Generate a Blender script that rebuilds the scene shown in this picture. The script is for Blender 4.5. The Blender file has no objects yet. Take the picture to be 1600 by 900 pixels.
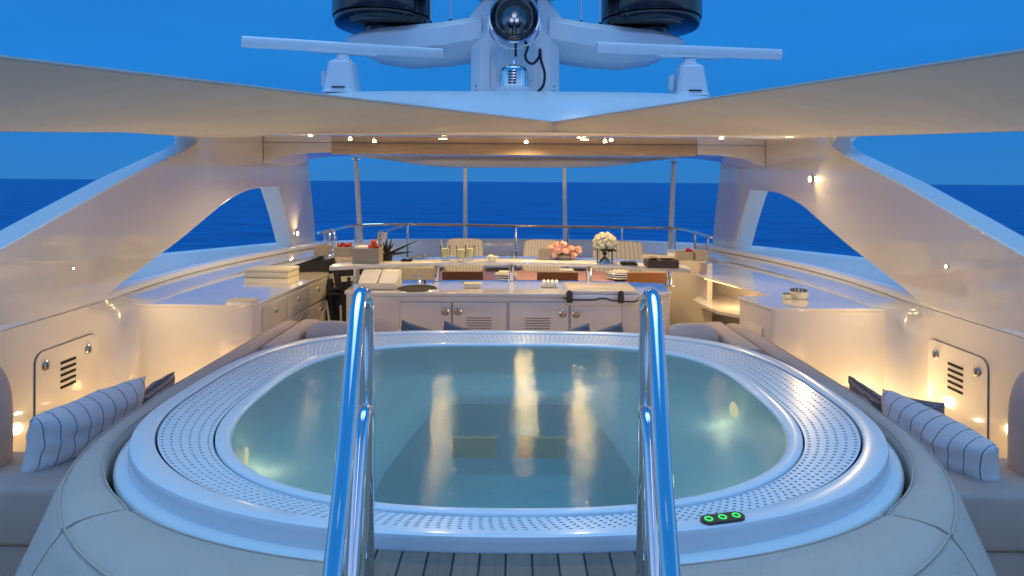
import bpy, bmesh, math, random
from mathutils import Vector, Matrix, noise as mnoise
from mathutils.geometry import tessellate_polygon
random.seed(7)
R = math.radians
PI = math.pi
SC = bpy.context.scene
COL = SC.collection
# ------------------------------------------------------------------ camera
F = 1000.0; PX = 806.0; PY = 284.0; ROLL = R(0.36); CX = 0.02
cam_d = bpy.data.cameras.new('camera'); cam = bpy.data.objects.new('camera', cam_d); COL.objects.link(cam)
cam_d.sensor_width = 36; cam_d.lens = 36 * F / 1600
cam_d.shift_y = (PY - 450) / 1600; cam_d.shift_x = (800 - PX) / 1600
cam_d.clip_start = 0.05; cam_d.clip_end = 100000
cam.matrix_world = Matrix.Translation((CX, 0, 0)) @ Matrix.Rotation(PI/2, 4, 'X') @ Matrix.Rotation(ROLL, 4, 'Z')
SC.camera = cam

def ray(px, py):
    dx = px - PX; dy = py - PY
    c, s = math.cos(ROLL), math.sin(ROLL)
    return ((dx*c + dy*s)/F, -(dy*c - dx*s)/F)
def P(px, py, Y):
    a, b = ray(px, py)
    return Vector((a*Y + CX, Y, b*Y))
def PZ(px, py, z):
    a, b = ray(px, py)
    Y = z/b
    return Vector((a*Y + CX, Y, z))

# ------------------------------------------------------------------ materials
def new_mat(name):
    m = bpy.data.materials.new(name); m.use_nodes = True
    nt = m.node_tree; nt.nodes.clear()
    out = nt.nodes.new('ShaderNodeOutputMaterial')
    return m, nt, out
def nd(nt, typ, **kw):
    n = nt.nodes.new(typ)
    for k, v in kw.items():
        if k.startswith('i_'):
            n.inputs[k[2:].replace('_', ' ')].default_value = v
        else:
            setattr(n, k, v)
    return n
def math_n(nt, op, a, b=None, c=None):
    n = nt.nodes.new('ShaderNodeMath'); n.operation = op
    for i, v in enumerate((a, b, c)):
        if v is None: continue
        if isinstance(v, (int, float)): n.inputs[i].default_value = v
        else: nt.links.new(v, n.inputs[i])
    return n.outputs[0]
def pbr(name, col, rough=.5, metal=0, coat=0, coat_rough=.05, bump=0, bscale=60, var=.04, vscale=4, rvar=0, spec=.5, sheen=0, stretch=None, trans=0, coat_ior=1.5):
    m, nt, out = new_mat(name)
    b = nd(nt, 'ShaderNodeBsdfPrincipled')
    nt.links.new(b.outputs[0], out.inputs[0])
    b.inputs['Roughness'].default_value = rough; b.inputs['Metallic'].default_value = metal
    b.inputs['Coat Weight'].default_value = coat; b.inputs['Coat IOR'].default_value = coat_ior; b.inputs['Coat Roughness'].default_value = coat_rough
    b.inputs['Specular IOR Level'].default_value = spec
    b.inputs['Sheen Weight'].default_value = sheen
    tc = nd(nt, 'ShaderNodeTexCoord')
    src = tc.outputs['Object']
    if stretch:
        mp = nd(nt, 'ShaderNodeMapping'); mp.inputs['Scale'].default_value = stretch
        nt.links.new(src, mp.inputs[0]); src = mp.outputs[0]
    nz = nd(nt, 'ShaderNodeTexNoise'); nz.inputs['Scale'].default_value = vscale; nz.inputs['Detail'].default_value = 6
    nt.links.new(src, nz.inputs['Vector'])
    mx = nd(nt, 'ShaderNodeMix', data_type='RGBA')
    mx.inputs[6].default_value = tuple(c*(1-var*2) for c in col) + (1,)
    mx.inputs[7].default_value = tuple(min(1, c*(1+var*2)) for c in col) + (1,)
    nt.links.new(nz.outputs['Fac'], mx.inputs[0]); nt.links.new(mx.outputs[2], b.inputs['Base Color'])
    if rvar:
        mr = nd(nt, 'ShaderNodeMapRange'); mr.inputs[3].default_value = max(0, rough-rvar); mr.inputs[4].default_value = rough+rvar
        nt.links.new(nz.outputs['Fac'], mr.inputs[0]); nt.links.new(mr.outputs[0], b.inputs['Roughness'])
    if bump:
        n2 = nd(nt, 'ShaderNodeTexNoise'); n2.inputs['Scale'].default_value = bscale; n2.inputs['Detail'].default_value = 4
        nt.links.new(src, n2.inputs['Vector'])
        bp = nd(nt, 'ShaderNodeBump'); bp.inputs['Strength'].default_value = bump; bp.inputs['Distance'].default_value = .01
        nt.links.new(n2.outputs['Fac'], bp.inputs['Height']); nt.links.new(bp.outputs[0], b.inputs['Normal'])
    return m
def emis(name, col, st):
    m, nt, out = new_mat(name)
    e = nd(nt, 'ShaderNodeEmission'); e.inputs[0].default_value = col + (1,); e.inputs[1].default_value = st
    nt.links.new(e.outputs[0], out.inputs[0]); return m

M = {}
M['gel'] = pbr('gelcoat', (.78, .74, .68), .16, coat=1.0, coat_rough=.02, coat_ior=1.85, bump=.09, bscale=2.2, var=.015, vscale=1.2, rvar=.05)
M['gel2'] = pbr('gelcoat_cool', (.80, .81, .82), .3, coat=.3, coat_rough=.1, var=.02, vscale=1.5, rvar=.06)
M['acryl'] = pbr('spa_acrylic', (.80, .81, .82), .28, coat=.3, coat_rough=.12, var=.015, vscale=3, bump=.01, bscale=8)
M['shell'] = pbr('spa_shell', (.56, .72, .66), .4, var=.04, vscale=6)
M['well'] = pbr('spa_footwell', (.38, .57, .56), .4, var=.04, vscale=6)
M['chrome'] = pbr('polished_steel', (.78, .79, .80), .055, metal=1, var=.01, rvar=.02, bump=.01, bscale=20)
M['steel'] = pbr('brushed_steel', (.62, .62, .62), .25, metal=1, var=.03)
M['uph'] = pbr('grey_upholstery', (.62, .47, .385), .85, bump=.4, bscale=200, var=.05, vscale=7, sheen=.15)
def add_dents(m, sc=5, st=.5, dist=.03):
    nt = m.node_tree; bp = [n for n in nt.nodes if n.type == 'BUMP'][0]; b = [n for n in nt.nodes if n.type == 'BSDF_PRINCIPLED'][0]
    tc = nt.nodes.new('ShaderNodeTexCoord'); n = nt.nodes.new('ShaderNodeTexNoise'); n.inputs['Scale'].default_value = sc; n.inputs['Detail'].default_value = 3; nt.links.new(tc.outputs['Object'], n.inputs['Vector'])
    b2 = nt.nodes.new('ShaderNodeBump'); b2.inputs['Strength'].default_value = st; b2.inputs['Distance'].default_value = dist
    nt.links.new(n.outputs['Fac'], b2.inputs['Height']); nt.links.new(bp.outputs[0], b2.inputs['Normal']); nt.links.new(b2.outputs[0], b.inputs['Normal'])
add_dents(M['uph'], 3.5, .3, .02)
M['uph_in'] = pbr('cream_upholstery', (.58, .54, .48), .85, bump=.25, bscale=240, var=.05, vscale=7)
M['sail'] = pbr('sail_canvas', (.72, .66, .58), .8, bump=.12, bscale=20, var=.06, vscale=3.0, stretch=(.6, 2.2, 1))
def sail_translucent(m):
    nt = m.node_tree; out = [n for n in nt.nodes if n.type == 'OUTPUT_MATERIAL'][0]; b = [n for n in nt.nodes if n.type == 'BSDF_PRINCIPLED'][0]
    t = nt.nodes.new('ShaderNodeBsdfTranslucent'); t.inputs[0].default_value = (.62, .58, .52, 1); mx = nt.nodes.new('ShaderNodeMixShader'); mx.inputs[0].default_value = .32
    nt.links.new(b.outputs[0], mx.inputs[1]); nt.links.new(t.outputs[0], mx.inputs[2]); nt.links.new(mx.outputs[0], out.inputs[0])
sail_translucent(M['sail'])
M['black'] = pbr('black_gloss', (.006, .006, .008), .10, spec=.5, coat=.4, var=.1)
M['blackm'] = pbr('black_matt', (.012, .011, .011), .7, var=.2, vscale=30)
M['dark'] = pbr('dark_gap', (.01, .01, .012), .8)
M['rubber'] = pbr('black_rubber', (.015, .015, .016), .5)
M['woodc'] = pbr('ceiling_wood', (.50, .38, .26), .35, coat=.2, var=.12, vscale=3, stretch=(1, 12, 12))
M['wood'] = pbr('orange_wood', (.36, .15, .045), .35, coat=.3, var=.16, vscale=5, stretch=(1, 9, 9))
M['brown'] = pbr('dark_leather', (.075, .045, .03), .5, bump=.2, bscale=80, var=.1)
M['greybox'] = pbr('taupe_leather', (.34, .30, .25), .6, bump=.15, bscale=120, var=.06)
M['cream'] = pbr('cream_lacquer', (.70, .64, .50), .4, var=.05)
M['white'] = pbr('white_cotton', (.78, .76, .72), .85, bump=.3, bscale=60, var=.04)
M['plate'] = pbr('white_china', (.8, .78, .74), .15, coat=.4)
M['cloth'] = pbr('lilac_tablecloth', (.50, .30, .33), .8, bump=.2, bscale=90, var=.06)
M['red'] = pbr('red_fruit', (.62, .09, .035), .3, coat=.3, var=.2, vscale=20)
M['redf'] = pbr('red_petals', (.50, .03, .04), .6, var=.2, vscale=30)
M['pink'] = pbr('pink_petals', (.86, .47, .38), .7, var=.14, vscale=22)
M['ivory'] = pbr('ivory_petals', (.84, .79, .58), .7, var=.1, vscale=22)
M['leaf'] = pbr('leaf_green', (.03, .06, .02), .5, var=.3, vscale=20)
M['leafd'] = pbr('dark_leaf', (.012, .02, .015), .45, var=.3, vscale=20)
M['juice'] = pbr('pale_juice', (.96, .88, .50), .4, var=.08)
M['panel'] = pbr('ochre_panel', (.95, .40, .002), .5, var=.1, vscale=12)
M['slate'] = pbr('slate_cloth', (.11, .13, .17), .85, bump=.3, bscale=120, var=.1)
M['uphseam'] = pbr('seam_thread', (.20, .18, .16), .9)
M['lens'] = emis('lamp_lens', (1.0, .74, .42), 28)
M['lens_s'] = emis('bright_lamp_lens', (1.0, .74, .40), 75)
M['led'] = emis('led_strip', (1.0, .62, .25), 4)
M['disc_glow'] = emis('glow_disc_surface', (1.0, .80, .42), 1.0)
M['green'] = emis('green_led', (.05, 1.0, .18), 1.3)

def mat_teak(name, c1, c2, w, ax=0, caulk=.09):
    m, nt, out = new_mat(name)
    b = nd(nt, 'ShaderNodeBsdfPrincipled'); nt.links.new(b.outputs[0], out.inputs[0])
    g = nd(nt, 'ShaderNodeNewGeometry'); sp = nd(nt, 'ShaderNodeSeparateXYZ'); nt.links.new(g.outputs['Position'], sp.inputs[0])
    q = math_n(nt, 'DIVIDE', sp.outputs[ax], w)
    q = math_n(nt, 'ADD', q, 100.06)
    fr = math_n(nt, 'FRACT', q); fl = math_n(nt, 'FLOOR', q)
    line = math_n(nt, 'LESS_THAN', fr, caulk)
    wn = nd(nt, 'ShaderNodeTexWhiteNoise', noise_dimensions='1D'); nt.links.new(fl, wn.inputs['W'])
    mp = nd(nt, 'ShaderNodeMapping'); sc = [60, 60, 60]; sc[1-ax] = 3; mp.inputs['Scale'].default_value = sc
    nt.links.new(g.outputs['Position'], mp.inputs[0])
    nz = nd(nt, 'ShaderNodeTexNoise'); nz.inputs['Scale'].default_value = 1; nz.inputs['Detail'].default_value = 5
    nt.links.new(mp.outputs[0], nz.inputs['Vector'])
    f = math_n(nt, 'ADD', math_n(nt, 'MULTIPLY', nz.outputs['Fac'], .7), math_n(nt, 'MULTIPLY', wn.outputs['Value'], .45))
    mx = nd(nt, 'ShaderNodeMix', data_type='RGBA'); mx.inputs[6].default_value = c1+(1,); mx.inputs[7].default_value = c2+(1,)
    nt.links.new(f, mx.inputs[0])
    m2 = nd(nt, 'ShaderNodeMix', data_type='RGBA'); m2.inputs[7].default_value = (.008, .008, .009, 1)
    nt.links.new(line, m2.inputs[0]); nt.links.new(mx.outputs[2], m2.inputs[6]); nt.links.new(m2.outputs[2], b.inputs['Base Color'])
    b.inputs['Roughness'].default_value = .55
    bp = nd(nt, 'ShaderNodeBump'); bp.inputs['Strength'].default_value = .35; bp.inputs['Distance'].default_value = .003
    nt.links.new(math_n(nt, 'SUBTRACT', nz.outputs['Fac'], math_n(nt, 'MULTIPLY', line, 1.5)), bp.inputs['Height'])
    nt.links.new(bp.outputs[0], b.inputs['Normal'])
    return m
M['teak'] = mat_teak('weathered_teak', (.12, .09, .07), (.30, .225, .165), .072)
M['deck'] = mat_teak('deck_teak', (.28, .19, .11), (.48, .36, .24), .06, caulk=.05)

def mat_stripe(name, base, line, n, wid, axis=0, bump=.3, rough=.85, pattern=False):
    m, nt, out = new_mat(name)
    b = nd(nt, 'ShaderNodeBsdfPrincipled'); nt.links.new(b.outputs[0], out.inputs[0])
    uv = nd(nt, 'ShaderNodeUVMap'); sp = nd(nt, 'ShaderNodeSeparateXYZ'); nt.links.new(uv.outputs[0], sp.inputs[0])
    nz = nd(nt, 'ShaderNodeTexNoise'); nz.inputs['Scale'].default_value = 25
    nt.links.new(uv.outputs[0], nz.inputs['Vector'])
    if pattern:
        a = math_n(nt, 'SINE', math_n(nt, 'MULTIPLY', sp.outputs[0], n*6.283))
        c = math_n(nt, 'SINE', math_n(nt, 'ADD', math_n(nt, 'MULTIPLY', sp.outputs[1], n*3.1), math_n(nt, 'MULTIPLY', a, 1.6)))
        f = math_n(nt, 'GREATER_THAN', c, wid)
    else:
        u = math_n(nt, 'ADD', math_n(nt, 'MULTIPLY', sp.outputs[axis], n), math_n(nt, 'MULTIPLY', nz.outputs['Fac'], .06))
        f = math_n(nt, 'LESS_THAN', math_n(nt, 'FRACT', math_n(nt, 'ADD', u, .5)), wid)
    mx = nd(nt, 'ShaderNodeMix', data_type='RGBA'); mx.inputs[6].default_value = base+(1,); mx.inputs[7].default_value = line+(1,)
    nt.links.new(f, mx.inputs[0]); nt.links.new(mx.outputs[2], b.inputs['Base Color'])
    b.inputs['Roughness'].default_value = rough
    tc = nd(nt, 'ShaderNodeTexCoord'); n2 = nd(nt, 'ShaderNodeTexNoise'); n2.inputs['Scale'].default_value = 14; n2.inputs['Detail'].default_value = 3
    nt.links.new(tc.outputs['Object'], n2.inputs['Vector'])
    bp = nd(nt, 'ShaderNodeBump'); bp.inputs['Strength'].default_value = bump; bp.inputs['Distance'].default_value = .02
    nt.links.new(n2.outputs['Fac'], bp.inputs['Height']); nt.links.new(bp.outputs[0], b.inputs['Normal'])
    return m
M['pstripe'] = mat_stripe('striped_cotton', (.86, .86, .84), (.03, .045, .09), 9, .055)
M['pnavy'] = mat_stripe('navy_weave', (.04, .055, .10), (.42, .44, .46), 22, .25, pattern=True)
M['cstripe'] = mat_stripe('striped_canvas', (.72, .71, .68), (.52, .51, .49), 12, .30, bump=.05)

def mat_glass():
    m, nt, out = new_mat('clear_glass')
    t = nd(nt, 'ShaderNodeBsdfTransparent'); t.inputs[0].default_value = (.97, .98, .97, 1)
    g = nd(nt, 'ShaderNodeBsdfGlossy'); g.inputs['Roughness'].default_value = .03
    lw = nd(nt, 'ShaderNodeLayerWeight'); lw.inputs[0].default_value = .14
    mx = nd(nt, 'ShaderNodeMixShader'); nt.links.new(lw.outputs['Fresnel'], mx.inputs[0])
    nt.links.new(t.outputs[0], mx.inputs[1]); nt.links.new(g.outputs[0], mx.inputs[2]); nt.links.new(mx.outputs[0], out.inputs[0])
    return m
M['glass'] = mat_glass()
def mat_pool():
    m, nt, out = new_mat('spa_water')
    g = nd(nt, 'ShaderNodeNewGeometry')
    mp = nd(nt, 'ShaderNodeMapping'); mp.inputs['Scale'].default_value = (1, 1.5, 1); nt.links.new(g.outputs['Position'], mp.inputs[0])
    n1 = nd(nt, 'ShaderNodeTexNoise'); n1.inputs['Scale'].default_value = 26; n1.inputs['Detail'].default_value = 3; n1.inputs['Roughness'].default_value = .6
    n2 = nd(nt, 'ShaderNodeTexNoise'); n2.inputs['Scale'].default_value = 7.0; n2.inputs['Detail'].default_value = 2
    for n in (n1, n2): nt.links.new(mp.outputs[0], n.inputs['Vector'])
    h = math_n(nt, 'ADD', math_n(nt, 'MULTIPLY', n1.outputs['Fac'], .24), math_n(nt, 'MULTIPLY', n2.outputs['Fac'], .32))
    bp = nd(nt, 'ShaderNodeBump'); bp.inputs['Strength'].default_value = .27; bp.inputs['Distance'].default_value = .03
    nt.links.new(h, bp.inputs['Height'])
    fr = nd(nt, 'ShaderNodeFresnel'); fr.inputs[0].default_value = 1.25; nt.links.new(bp.outputs[0], fr.inputs['Normal'])
    t = nd(nt, 'ShaderNodeBsdfTransparent'); t.inputs[0].default_value = (.78, .95, .95, 1)
    gl = nd(nt, 'ShaderNodeBsdfGlossy'); gl.inputs['Roughness'].default_value = .03; nt.links.new(bp.outputs[0], gl.inputs['Normal'])
    mx = nd(nt, 'ShaderNodeMixShader'); nt.links.new(fr.outputs[0], mx.inputs[0])
    df = nd(nt, 'ShaderNodeBsdfDiffuse'); df.inputs[0].default_value = (.34, .44, .41, 1)
    mk = nd(nt, 'ShaderNodeMixShader'); mk.inputs[0].default_value = .32; nt.links.new(t.outputs[0], mk.inputs[1]); nt.links.new(df.outputs[0], mk.inputs[2])
    nt.links.new(mk.outputs[0], mx.inputs[1]); nt.links.new(gl.outputs[0], mx.inputs[2]); nt.links.new(mx.outputs[0], out.inputs[0])
    return m
M['pool'] = mat_pool()
def mat_sea():
    m, nt, out = new_mat('sea_water')
    b = nd(nt, 'ShaderNodeBsdfPrincipled'); nt.links.new(b.outputs[0], out.inputs[0])
    g = nd(nt, 'ShaderNodeNewGeometry')
    hs = []
    for sc, st in (((.05, .16, 1), 1), ((.012, .05, 1), 1), ((.5, 1.1, 1), 1)):
        mp = nd(nt, 'ShaderNodeMapping'); mp.inputs['Scale'].default_value = sc; nt.links.new(g.outputs['Position'], mp.inputs[0])
        n = nd(nt, 'ShaderNodeTexNoise'); n.inputs['Scale'].default_value = 1; n.inputs['Detail'].default_value = 5; n.inputs['Roughness'].default_value = .6
        nt.links.new(mp.outputs[0], n.inputs['Vector']); hs.append(n.outputs['Fac'])
    h = math_n(nt, 'ADD', math_n(nt, 'MULTIPLY', hs[0], 1.2), math_n(nt, 'ADD', math_n(nt, 'MULTIPLY', hs[1], 2.0), math_n(nt, 'MULTIPLY', hs[2], .25)))
    bp = nd(nt, 'ShaderNodeBump'); bp.inputs['Strength'].default_value = .8; bp.inputs['Distance'].default_value = 1.2
    nt.links.new(h, bp.inputs['Height']); nt.links.new(bp.outputs[0], b.inputs['Normal'])
    mx = nd(nt, 'ShaderNodeMix', data_type='RGBA'); mx.inputs[6].default_value = (.0010, .050, .205, 1); mx.inputs[7].default_value = (.004, .125, .38, 1)
    rp = nd(nt, 'ShaderNodeMapRange'); rp.inputs[1].default_value = .35; rp.inputs[2].default_value = .65; nt.links.new(hs[0], rp.inputs[0])
    nt.links.new(rp.outputs[0], mx.inputs[0]); nt.links.new(mx.outputs[2], b.inputs['Base Color'])
    b.inputs['Roughness'].default_value = .35; b.inputs['Specular IOR Level'].default_value = .25; b.inputs['IOR'].default_value = 1.33
    return m
M['sea'] = mat_sea()

# ------------------------------------------------------------------ mesh helpers
ORG = {}
def tag(o, label=None, cat=None, group=None, kind=None):
    if label: o['label'] = label
    if cat: o['category'] = cat
    if group: o['group'] = group
    if kind: o['kind'] = kind
    return o
def thing(name, label, cat, loc, group=None):
    o = bpy.data.objects.new(name, None); COL.objects.link(o)
    o.empty_display_size = .05
    o.location = Vector(loc); ORG[o.name] = Vector(loc)
    return tag(o, label, cat, group)
class MB:
    def __init__(s):
        s.bm = bmesh.new(); s.uv = s.bm.loops.layers.uv.new('UVMap')
    def face(s, vs):
        try: return s.bm.faces.new(vs)
        except ValueError: return None
    def box(s, x0, x1, y0, y1, z0, z1, bev=0, seg=2, mtx=None):
        t = bmesh.new(); bmesh.ops.create_cube(t, size=1)
        for v in t.verts:
            v.co = Vector(((x0+x1)/2 + v.co.x*abs(x1-x0), (y0+y1)/2 + v.co.y*abs(y1-y0), (z0+z1)/2 + v.co.z*abs(z1-z0)))
        if bev: bmesh.ops.bevel(t, geom=t.edges[:], offset=bev, segments=seg, profile=.5, affect='EDGES')
        s.merge(t, mtx); return s
    def merge(s, t, mtx=None):
        if mtx is not None: bmesh.ops.transform(t, matrix=mtx, verts=t.verts)
        mp = {v: s.bm.verts.new(v.co) for v in t.verts}
        for f in t.faces: s.face([mp[v] for v in f.verts])
        t.free(); return s
    def loft(s, rings, closed=True, cap=(True, True), uv=False):
        rv = [[s.bm.verts.new(p) for p in r] for r in rings]
        n = len(rings[0]); m = len(rings)
        for i in range(m-1):
            for j in range(n if closed else n-1):
                k = (j+1) % n
                f = s.face([rv[i][j], rv[i][k], rv[i+1][k], rv[i+1][j]])
                if f and uv:
                    us = [(i/(m-1), j/n), (i/(m-1), (j+1)/n), ((i+1)/(m-1), (j+1)/n), ((i+1)/(m-1), j/n)]
                    for l, u in zip(f.loops, us): l[s.uv].uv = u
        if closed:
            if cap[0]: s.face(rv[0][::-1])
            if cap[1]: s.face(rv[-1])
        return s
    def cyl(s, p0, p1, r0, r1=None, n=20, cap=True):
        r1 = r0 if r1 is None else r1
        return s.tube([p0, p1], [r0, r1], n, cap)
    def tube(s, pts, r, n=12, cap=True):
        pts = [Vector(p) for p in pts]
        rs = r if isinstance(r, (list, tuple)) else [r]*len(pts)
        tang = []
        for i in range(len(pts)):
            a = pts[max(0, i-1)]; b = pts[min(len(pts)-1, i+1)]
            tang.append((b-a).normalized())
        up = Vector((0, 0, 1)) if abs(tang[0].z) < .9 else Vector((1, 0, 0))
        nx = tang[0].cross(up).normalized(); rings = []
        for p, t, q in zip(pts, tang, rs):
            nx = (nx - t*nx.dot(t)).normalized(); ny = t.cross(nx)
            rings.append([p + (nx*math.cos(a) + ny*math.sin(a))*q for a in [2*PI*k/n for k in range(n)]])
        return s.loft(rings, True, (cap, cap))
    def lathe(s, prof, c, n=32, axis=None, cap=True):
        c = Vector(c); rings = []
        for r, z in prof:
            ring = [Vector((max(r, 1e-4)*math.cos(2*PI*k/n), max(r, 1e-4)*math.sin(2*PI*k/n), z)) for k in range(n)]
            if axis is not None: ring = [axis @ v for v in ring]
            rings.append([v + c for v in ring])
        return s.loft(rings, True, (cap, cap))
    def prism(s, poly, ext):
        ext = Vector(ext); a = [s.bm.verts.new(p) for p in poly]; b = [s.bm.verts.new(Vector(p)+ext) for p in poly]
        n = len(poly)
        s.face(a[::-1]); s.face(b)
        for i in range(n): s.face([a[i], a[(i+1) % n], b[(i+1) % n], b[i]])
        return s
    def grid(s, fn, nu, nv, uvs=True):
        vs = [[s.bm.verts.new(fn(i/nu, j/nv)) for j in range(nv+1)] for i in range(nu+1)]
        for i in range(nu):
            for j in range(nv):
                f = s.face([vs[i][j], vs[i+1][j], vs[i+1][j+1], vs[i][j+1]])
                if f:
                    for l, u in zip(f.loops, ((i/nu, j/nv), ((i+1)/nu, j/nv), ((i+1)/nu, (j+1)/nv), (i/nu, (j+1)/nv))): l[s.uv].uv = u
        return s
    def slab(s, fn, nu, nv, thick):
        """closed sheet: fn(u,v) and fn shifted by vector thick"""
        thick = Vector(thick)
        A = [[s.bm.verts.new(fn(i/nu, j/nv)) for j in range(nv+1)] for i in range(nu+1)]
        B = [[s.bm.verts.new(fn(i/nu, j/nv)+thick) for j in range(nv+1)] for i in range(nu+1)]
        for i in range(nu):
            for j in range(nv):
                for G, fl in ((A, 0), (B, 1)):
                    q = [G[i][j], G[i+1][j], G[i+1][j+1], G[i][j+1]]
                    f = s.face(q[::-1] if fl else q)
                    if f:
                        us = [(i/nu, j/nv), ((i+1)/nu, j/nv), ((i+1)/nu, (j+1)/nv), (i/nu, (j+1)/nv)]
                        for l, u in zip(f.loops, us[::-1] if fl else us): l[s.uv].uv = u
        for i in range(nu):
            s.face([A[i][0], B[i][0], B[i+1][0], A[i+1][0]]); s.face([A[i][nv], A[i+1][nv], B[i+1][nv], B[i][nv]])
        for j in range(nv):
            s.face([A[0][j], A[0][j+1], B[0][j+1], B[0][j]]); s.face([A[nu][j], B[nu][j], B[nu][j+1], A[nu][j+1]])
        return s
    def build(s, name, mat, parent=None, label=None, cat=None, group=None, kind=None, smooth=35, loc=None, bev=0):
        bmesh.ops.remove_doubles(s.bm, verts=s.bm.verts, dist=1e-6)
        bmesh.ops.recalc_face_normals(s.bm, faces=s.bm.faces)
        me = bpy.data.meshes.new(name)
        if parent is not None: org = ORG[parent.name]
        elif loc is not None: org = Vector(loc)
        else:
            xs = [v.co for v in s.bm.verts]
            org = Vector(((min(v.x for v in xs)+max(v.x for v in xs))/2, (min(v.y for v in xs)+max(v.y for v in xs))/2, min(v.z for v in xs)))
        bmesh.ops.translate(s.bm, verts=s.bm.verts, vec=-org)
        s.bm.to_mesh(me); s.bm.free()
        ms = mat if isinstance(mat, (list, tuple)) else [mat]
        for m in ms: me.materials.append(m)
        o = bpy.data.objects.new(name, me); COL.objects.link(o)
        if smooth:
            me.shade_smooth(); me.set_sharp_from_angle(angle=R(smooth))
        if parent is not None: o.parent = parent
        else: o.location = org
        ORG[o.name] = org
        if bev:
            b = o.modifiers.new('bevel', 'BEVEL'); b.width = bev; b.segments = 2; b.limit_method = 'ANGLE'; b.angle_limit = R(30); b.harden_normals = True
        return tag(o, label, cat, group, kind)
def bez(pts, n=8, closed=False):
    """catmull-rom through points"""
    pts = [Vector(p) for p in pts]; out = []; m = len(pts)
    for i in range(m-1):
        p0 = pts[max(0, i-1)]; p1 = pts[i]; p2 = pts[i+1]; p3 = pts[min(m-1, i+2)]
        for k in range(n):
            t = k/n
            out.append(.5*((2*p1) + (p2-p0)*t + (2*p0-5*p1+4*p2-p3)*t*t + (3*p1-p0-3*p2+p3)*t**3))
    out.append(pts[-1]); return out
def copy_tree(o, parent=None):
    c = o.copy(); COL.objects.link(c); ORG[c.name] = ORG[o.name]
    if parent is not None: c.parent = parent
    for ch in list(o.children): copy_tree(ch, c)
    return c
def light(name, kind, loc, energy, col=(1, .72, .42), target=None, size=.05, spot=110, blend=.6, parent=None):
    d = bpy.data.lights.new(name, kind); d.energy = energy; d.color = col
    if kind != 'SUN': d.shadow_soft_size = size
    if kind == 'SPOT': d.spot_size = R(spot); d.spot_blend = blend
    o = bpy.data.objects.new(name, d); COL.objects.link(o); o.location = loc
    if target is not None:
        o.rotation_euler = (Vector(target)-Vector(loc)).to_track_quat('-Z', 'Y').to_euler()
    if parent is not None:
        o.parent = parent; o.location = Vector(loc)-ORG[parent.name]
    return o
FL = -1.9
WARM = (1, .69, .29)
# ================================================================== SETTING
# sea
mb = MB(); S_ = 45000
mb.face([mb.bm.verts.new(v) for v in ((-S_, -S_, -11), (S_, -S_, -11), (S_, S_, -11), (-S_, S_, -11))])
mb.build('sea', M['sea'], kind='structure', smooth=0)

# cap line (inner edge) of the bulwark, as X(Y)
CAPP = [(-3.0, -3.1), (3.0, -3.1), (4.84, -3.11), (5.6, -3.17), (6.3, -3.19), (7.2, -3.12), (8.2, -2.93), (9.3, -2.62)]
CAPL = [Vector((x, y, 0)) for y, x in CAPP]
CAPS = bez(CAPL, 6)
def lerp(a, b, t): return a + (b-a)*t

# yacht deck (teak) and outer deck
mb = MB(); mb.box(-3.1, 3.1, -3.2, 10.6, FL-.2, FL); mb.build('deck', M['deck'], kind='structure', smooth=0)
# outer deck and the hull under it
outer = [(-5.2, -6), (-5.6, 0), (-5.6, 5), (-5.2, 8.5), (-4.0, 10.5), (-2.2, 11.4), (0, 11.6)]
outer += [(-x, y) for x, y in outer[-2::-1]]
mb = MB()
mb.loft([[Vector((x*.75, y*.96, -11.6)) for x, y in outer], [Vector((x, y, -3.2)) for x, y in outer], [Vector((x, y, -2.12)) for x, y in outer]])
mb.build('hull', M['gel2'], kind='structure', smooth=30)
# side and fore deck ring (z -1.32) outside the bulwark
inner = [(v.x-.12, v.y) for v in CAPS if v.y > -2.9]
ringi = [(x, y) for x, y in inner] + [(-2.0, 9.6), (-1.0, 9.8), (0, 9.85)]
def resample(pl, n):
    pl = [Vector((p[0], p[1], 0)) for p in pl]; L = [0]
    for a, b in zip(pl, pl[1:]): L.append(L[-1]+(b-a).length)
    out = []; j = 0
    for i in range(n):
        d = L[-1]*i/(n-1)
        while j < len(L)-2 and L[j+1] < d: j += 1
        t = (d-L[j])/max(1e-9, L[j+1]-L[j]); out.append(pl[j].lerp(pl[j+1], min(1, t)))
    return out
NI = 60
ri = resample(ringi, NI); ro = resample([(-5.2, -2.9), (-5.6, 0), (-5.6, 5), (-5.2, 8.5), (-4.0, 10.5), (-2.2, 11.4), (0, 11.6)], NI)
ri += [Vector((-v.x, v.y, 0)) for v in ri[-2::-1]]; ro += [Vector((-v.x, v.y, 0)) for v in ro[-2::-1]]
mb = MB()
mb.loft([[v+Vector((0, 0, -1.32)) for v in ri], [v+Vector((0, 0, -1.32)) for v in ro], [v+Vector((0, 0, -2.1)) for v in ro], [v+Vector((0, 0, -2.1)) for v in ri]], closed=False)
# flip: rings run along; fine as an open sheet with underside
mb.build('side_deck', M['gel2'], kind='structure', smooth=20)
def off(poly, d):
    out = []
    for i, p in enumerate(poly):
        a = poly[max(0, i-1)]; b = poly[min(len(poly)-1, i+1)]; t = (b-a).normalized()
        out.append(p + Vector((t.y, -t.x, 0))*d)
    return out
ro2 = off(ro, .14)
mb = MB()
prof = [(-.9, -1.318), (-.02, -1.06), (.02, -1.03), (.07, -1.02), (.12, -1.03), (.14, -1.06), (.14, -1.318)]
mb.loft([[lerp(a, b, q/.14)+Vector((0, 0, z)) for q, z in prof] for a, b in zip(ro, ro2)])
mb.build('outer_bulwark', M['gel2'], None, 'long low white outer bulwark curving round the bow beyond the bar', 'bulwark')

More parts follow.
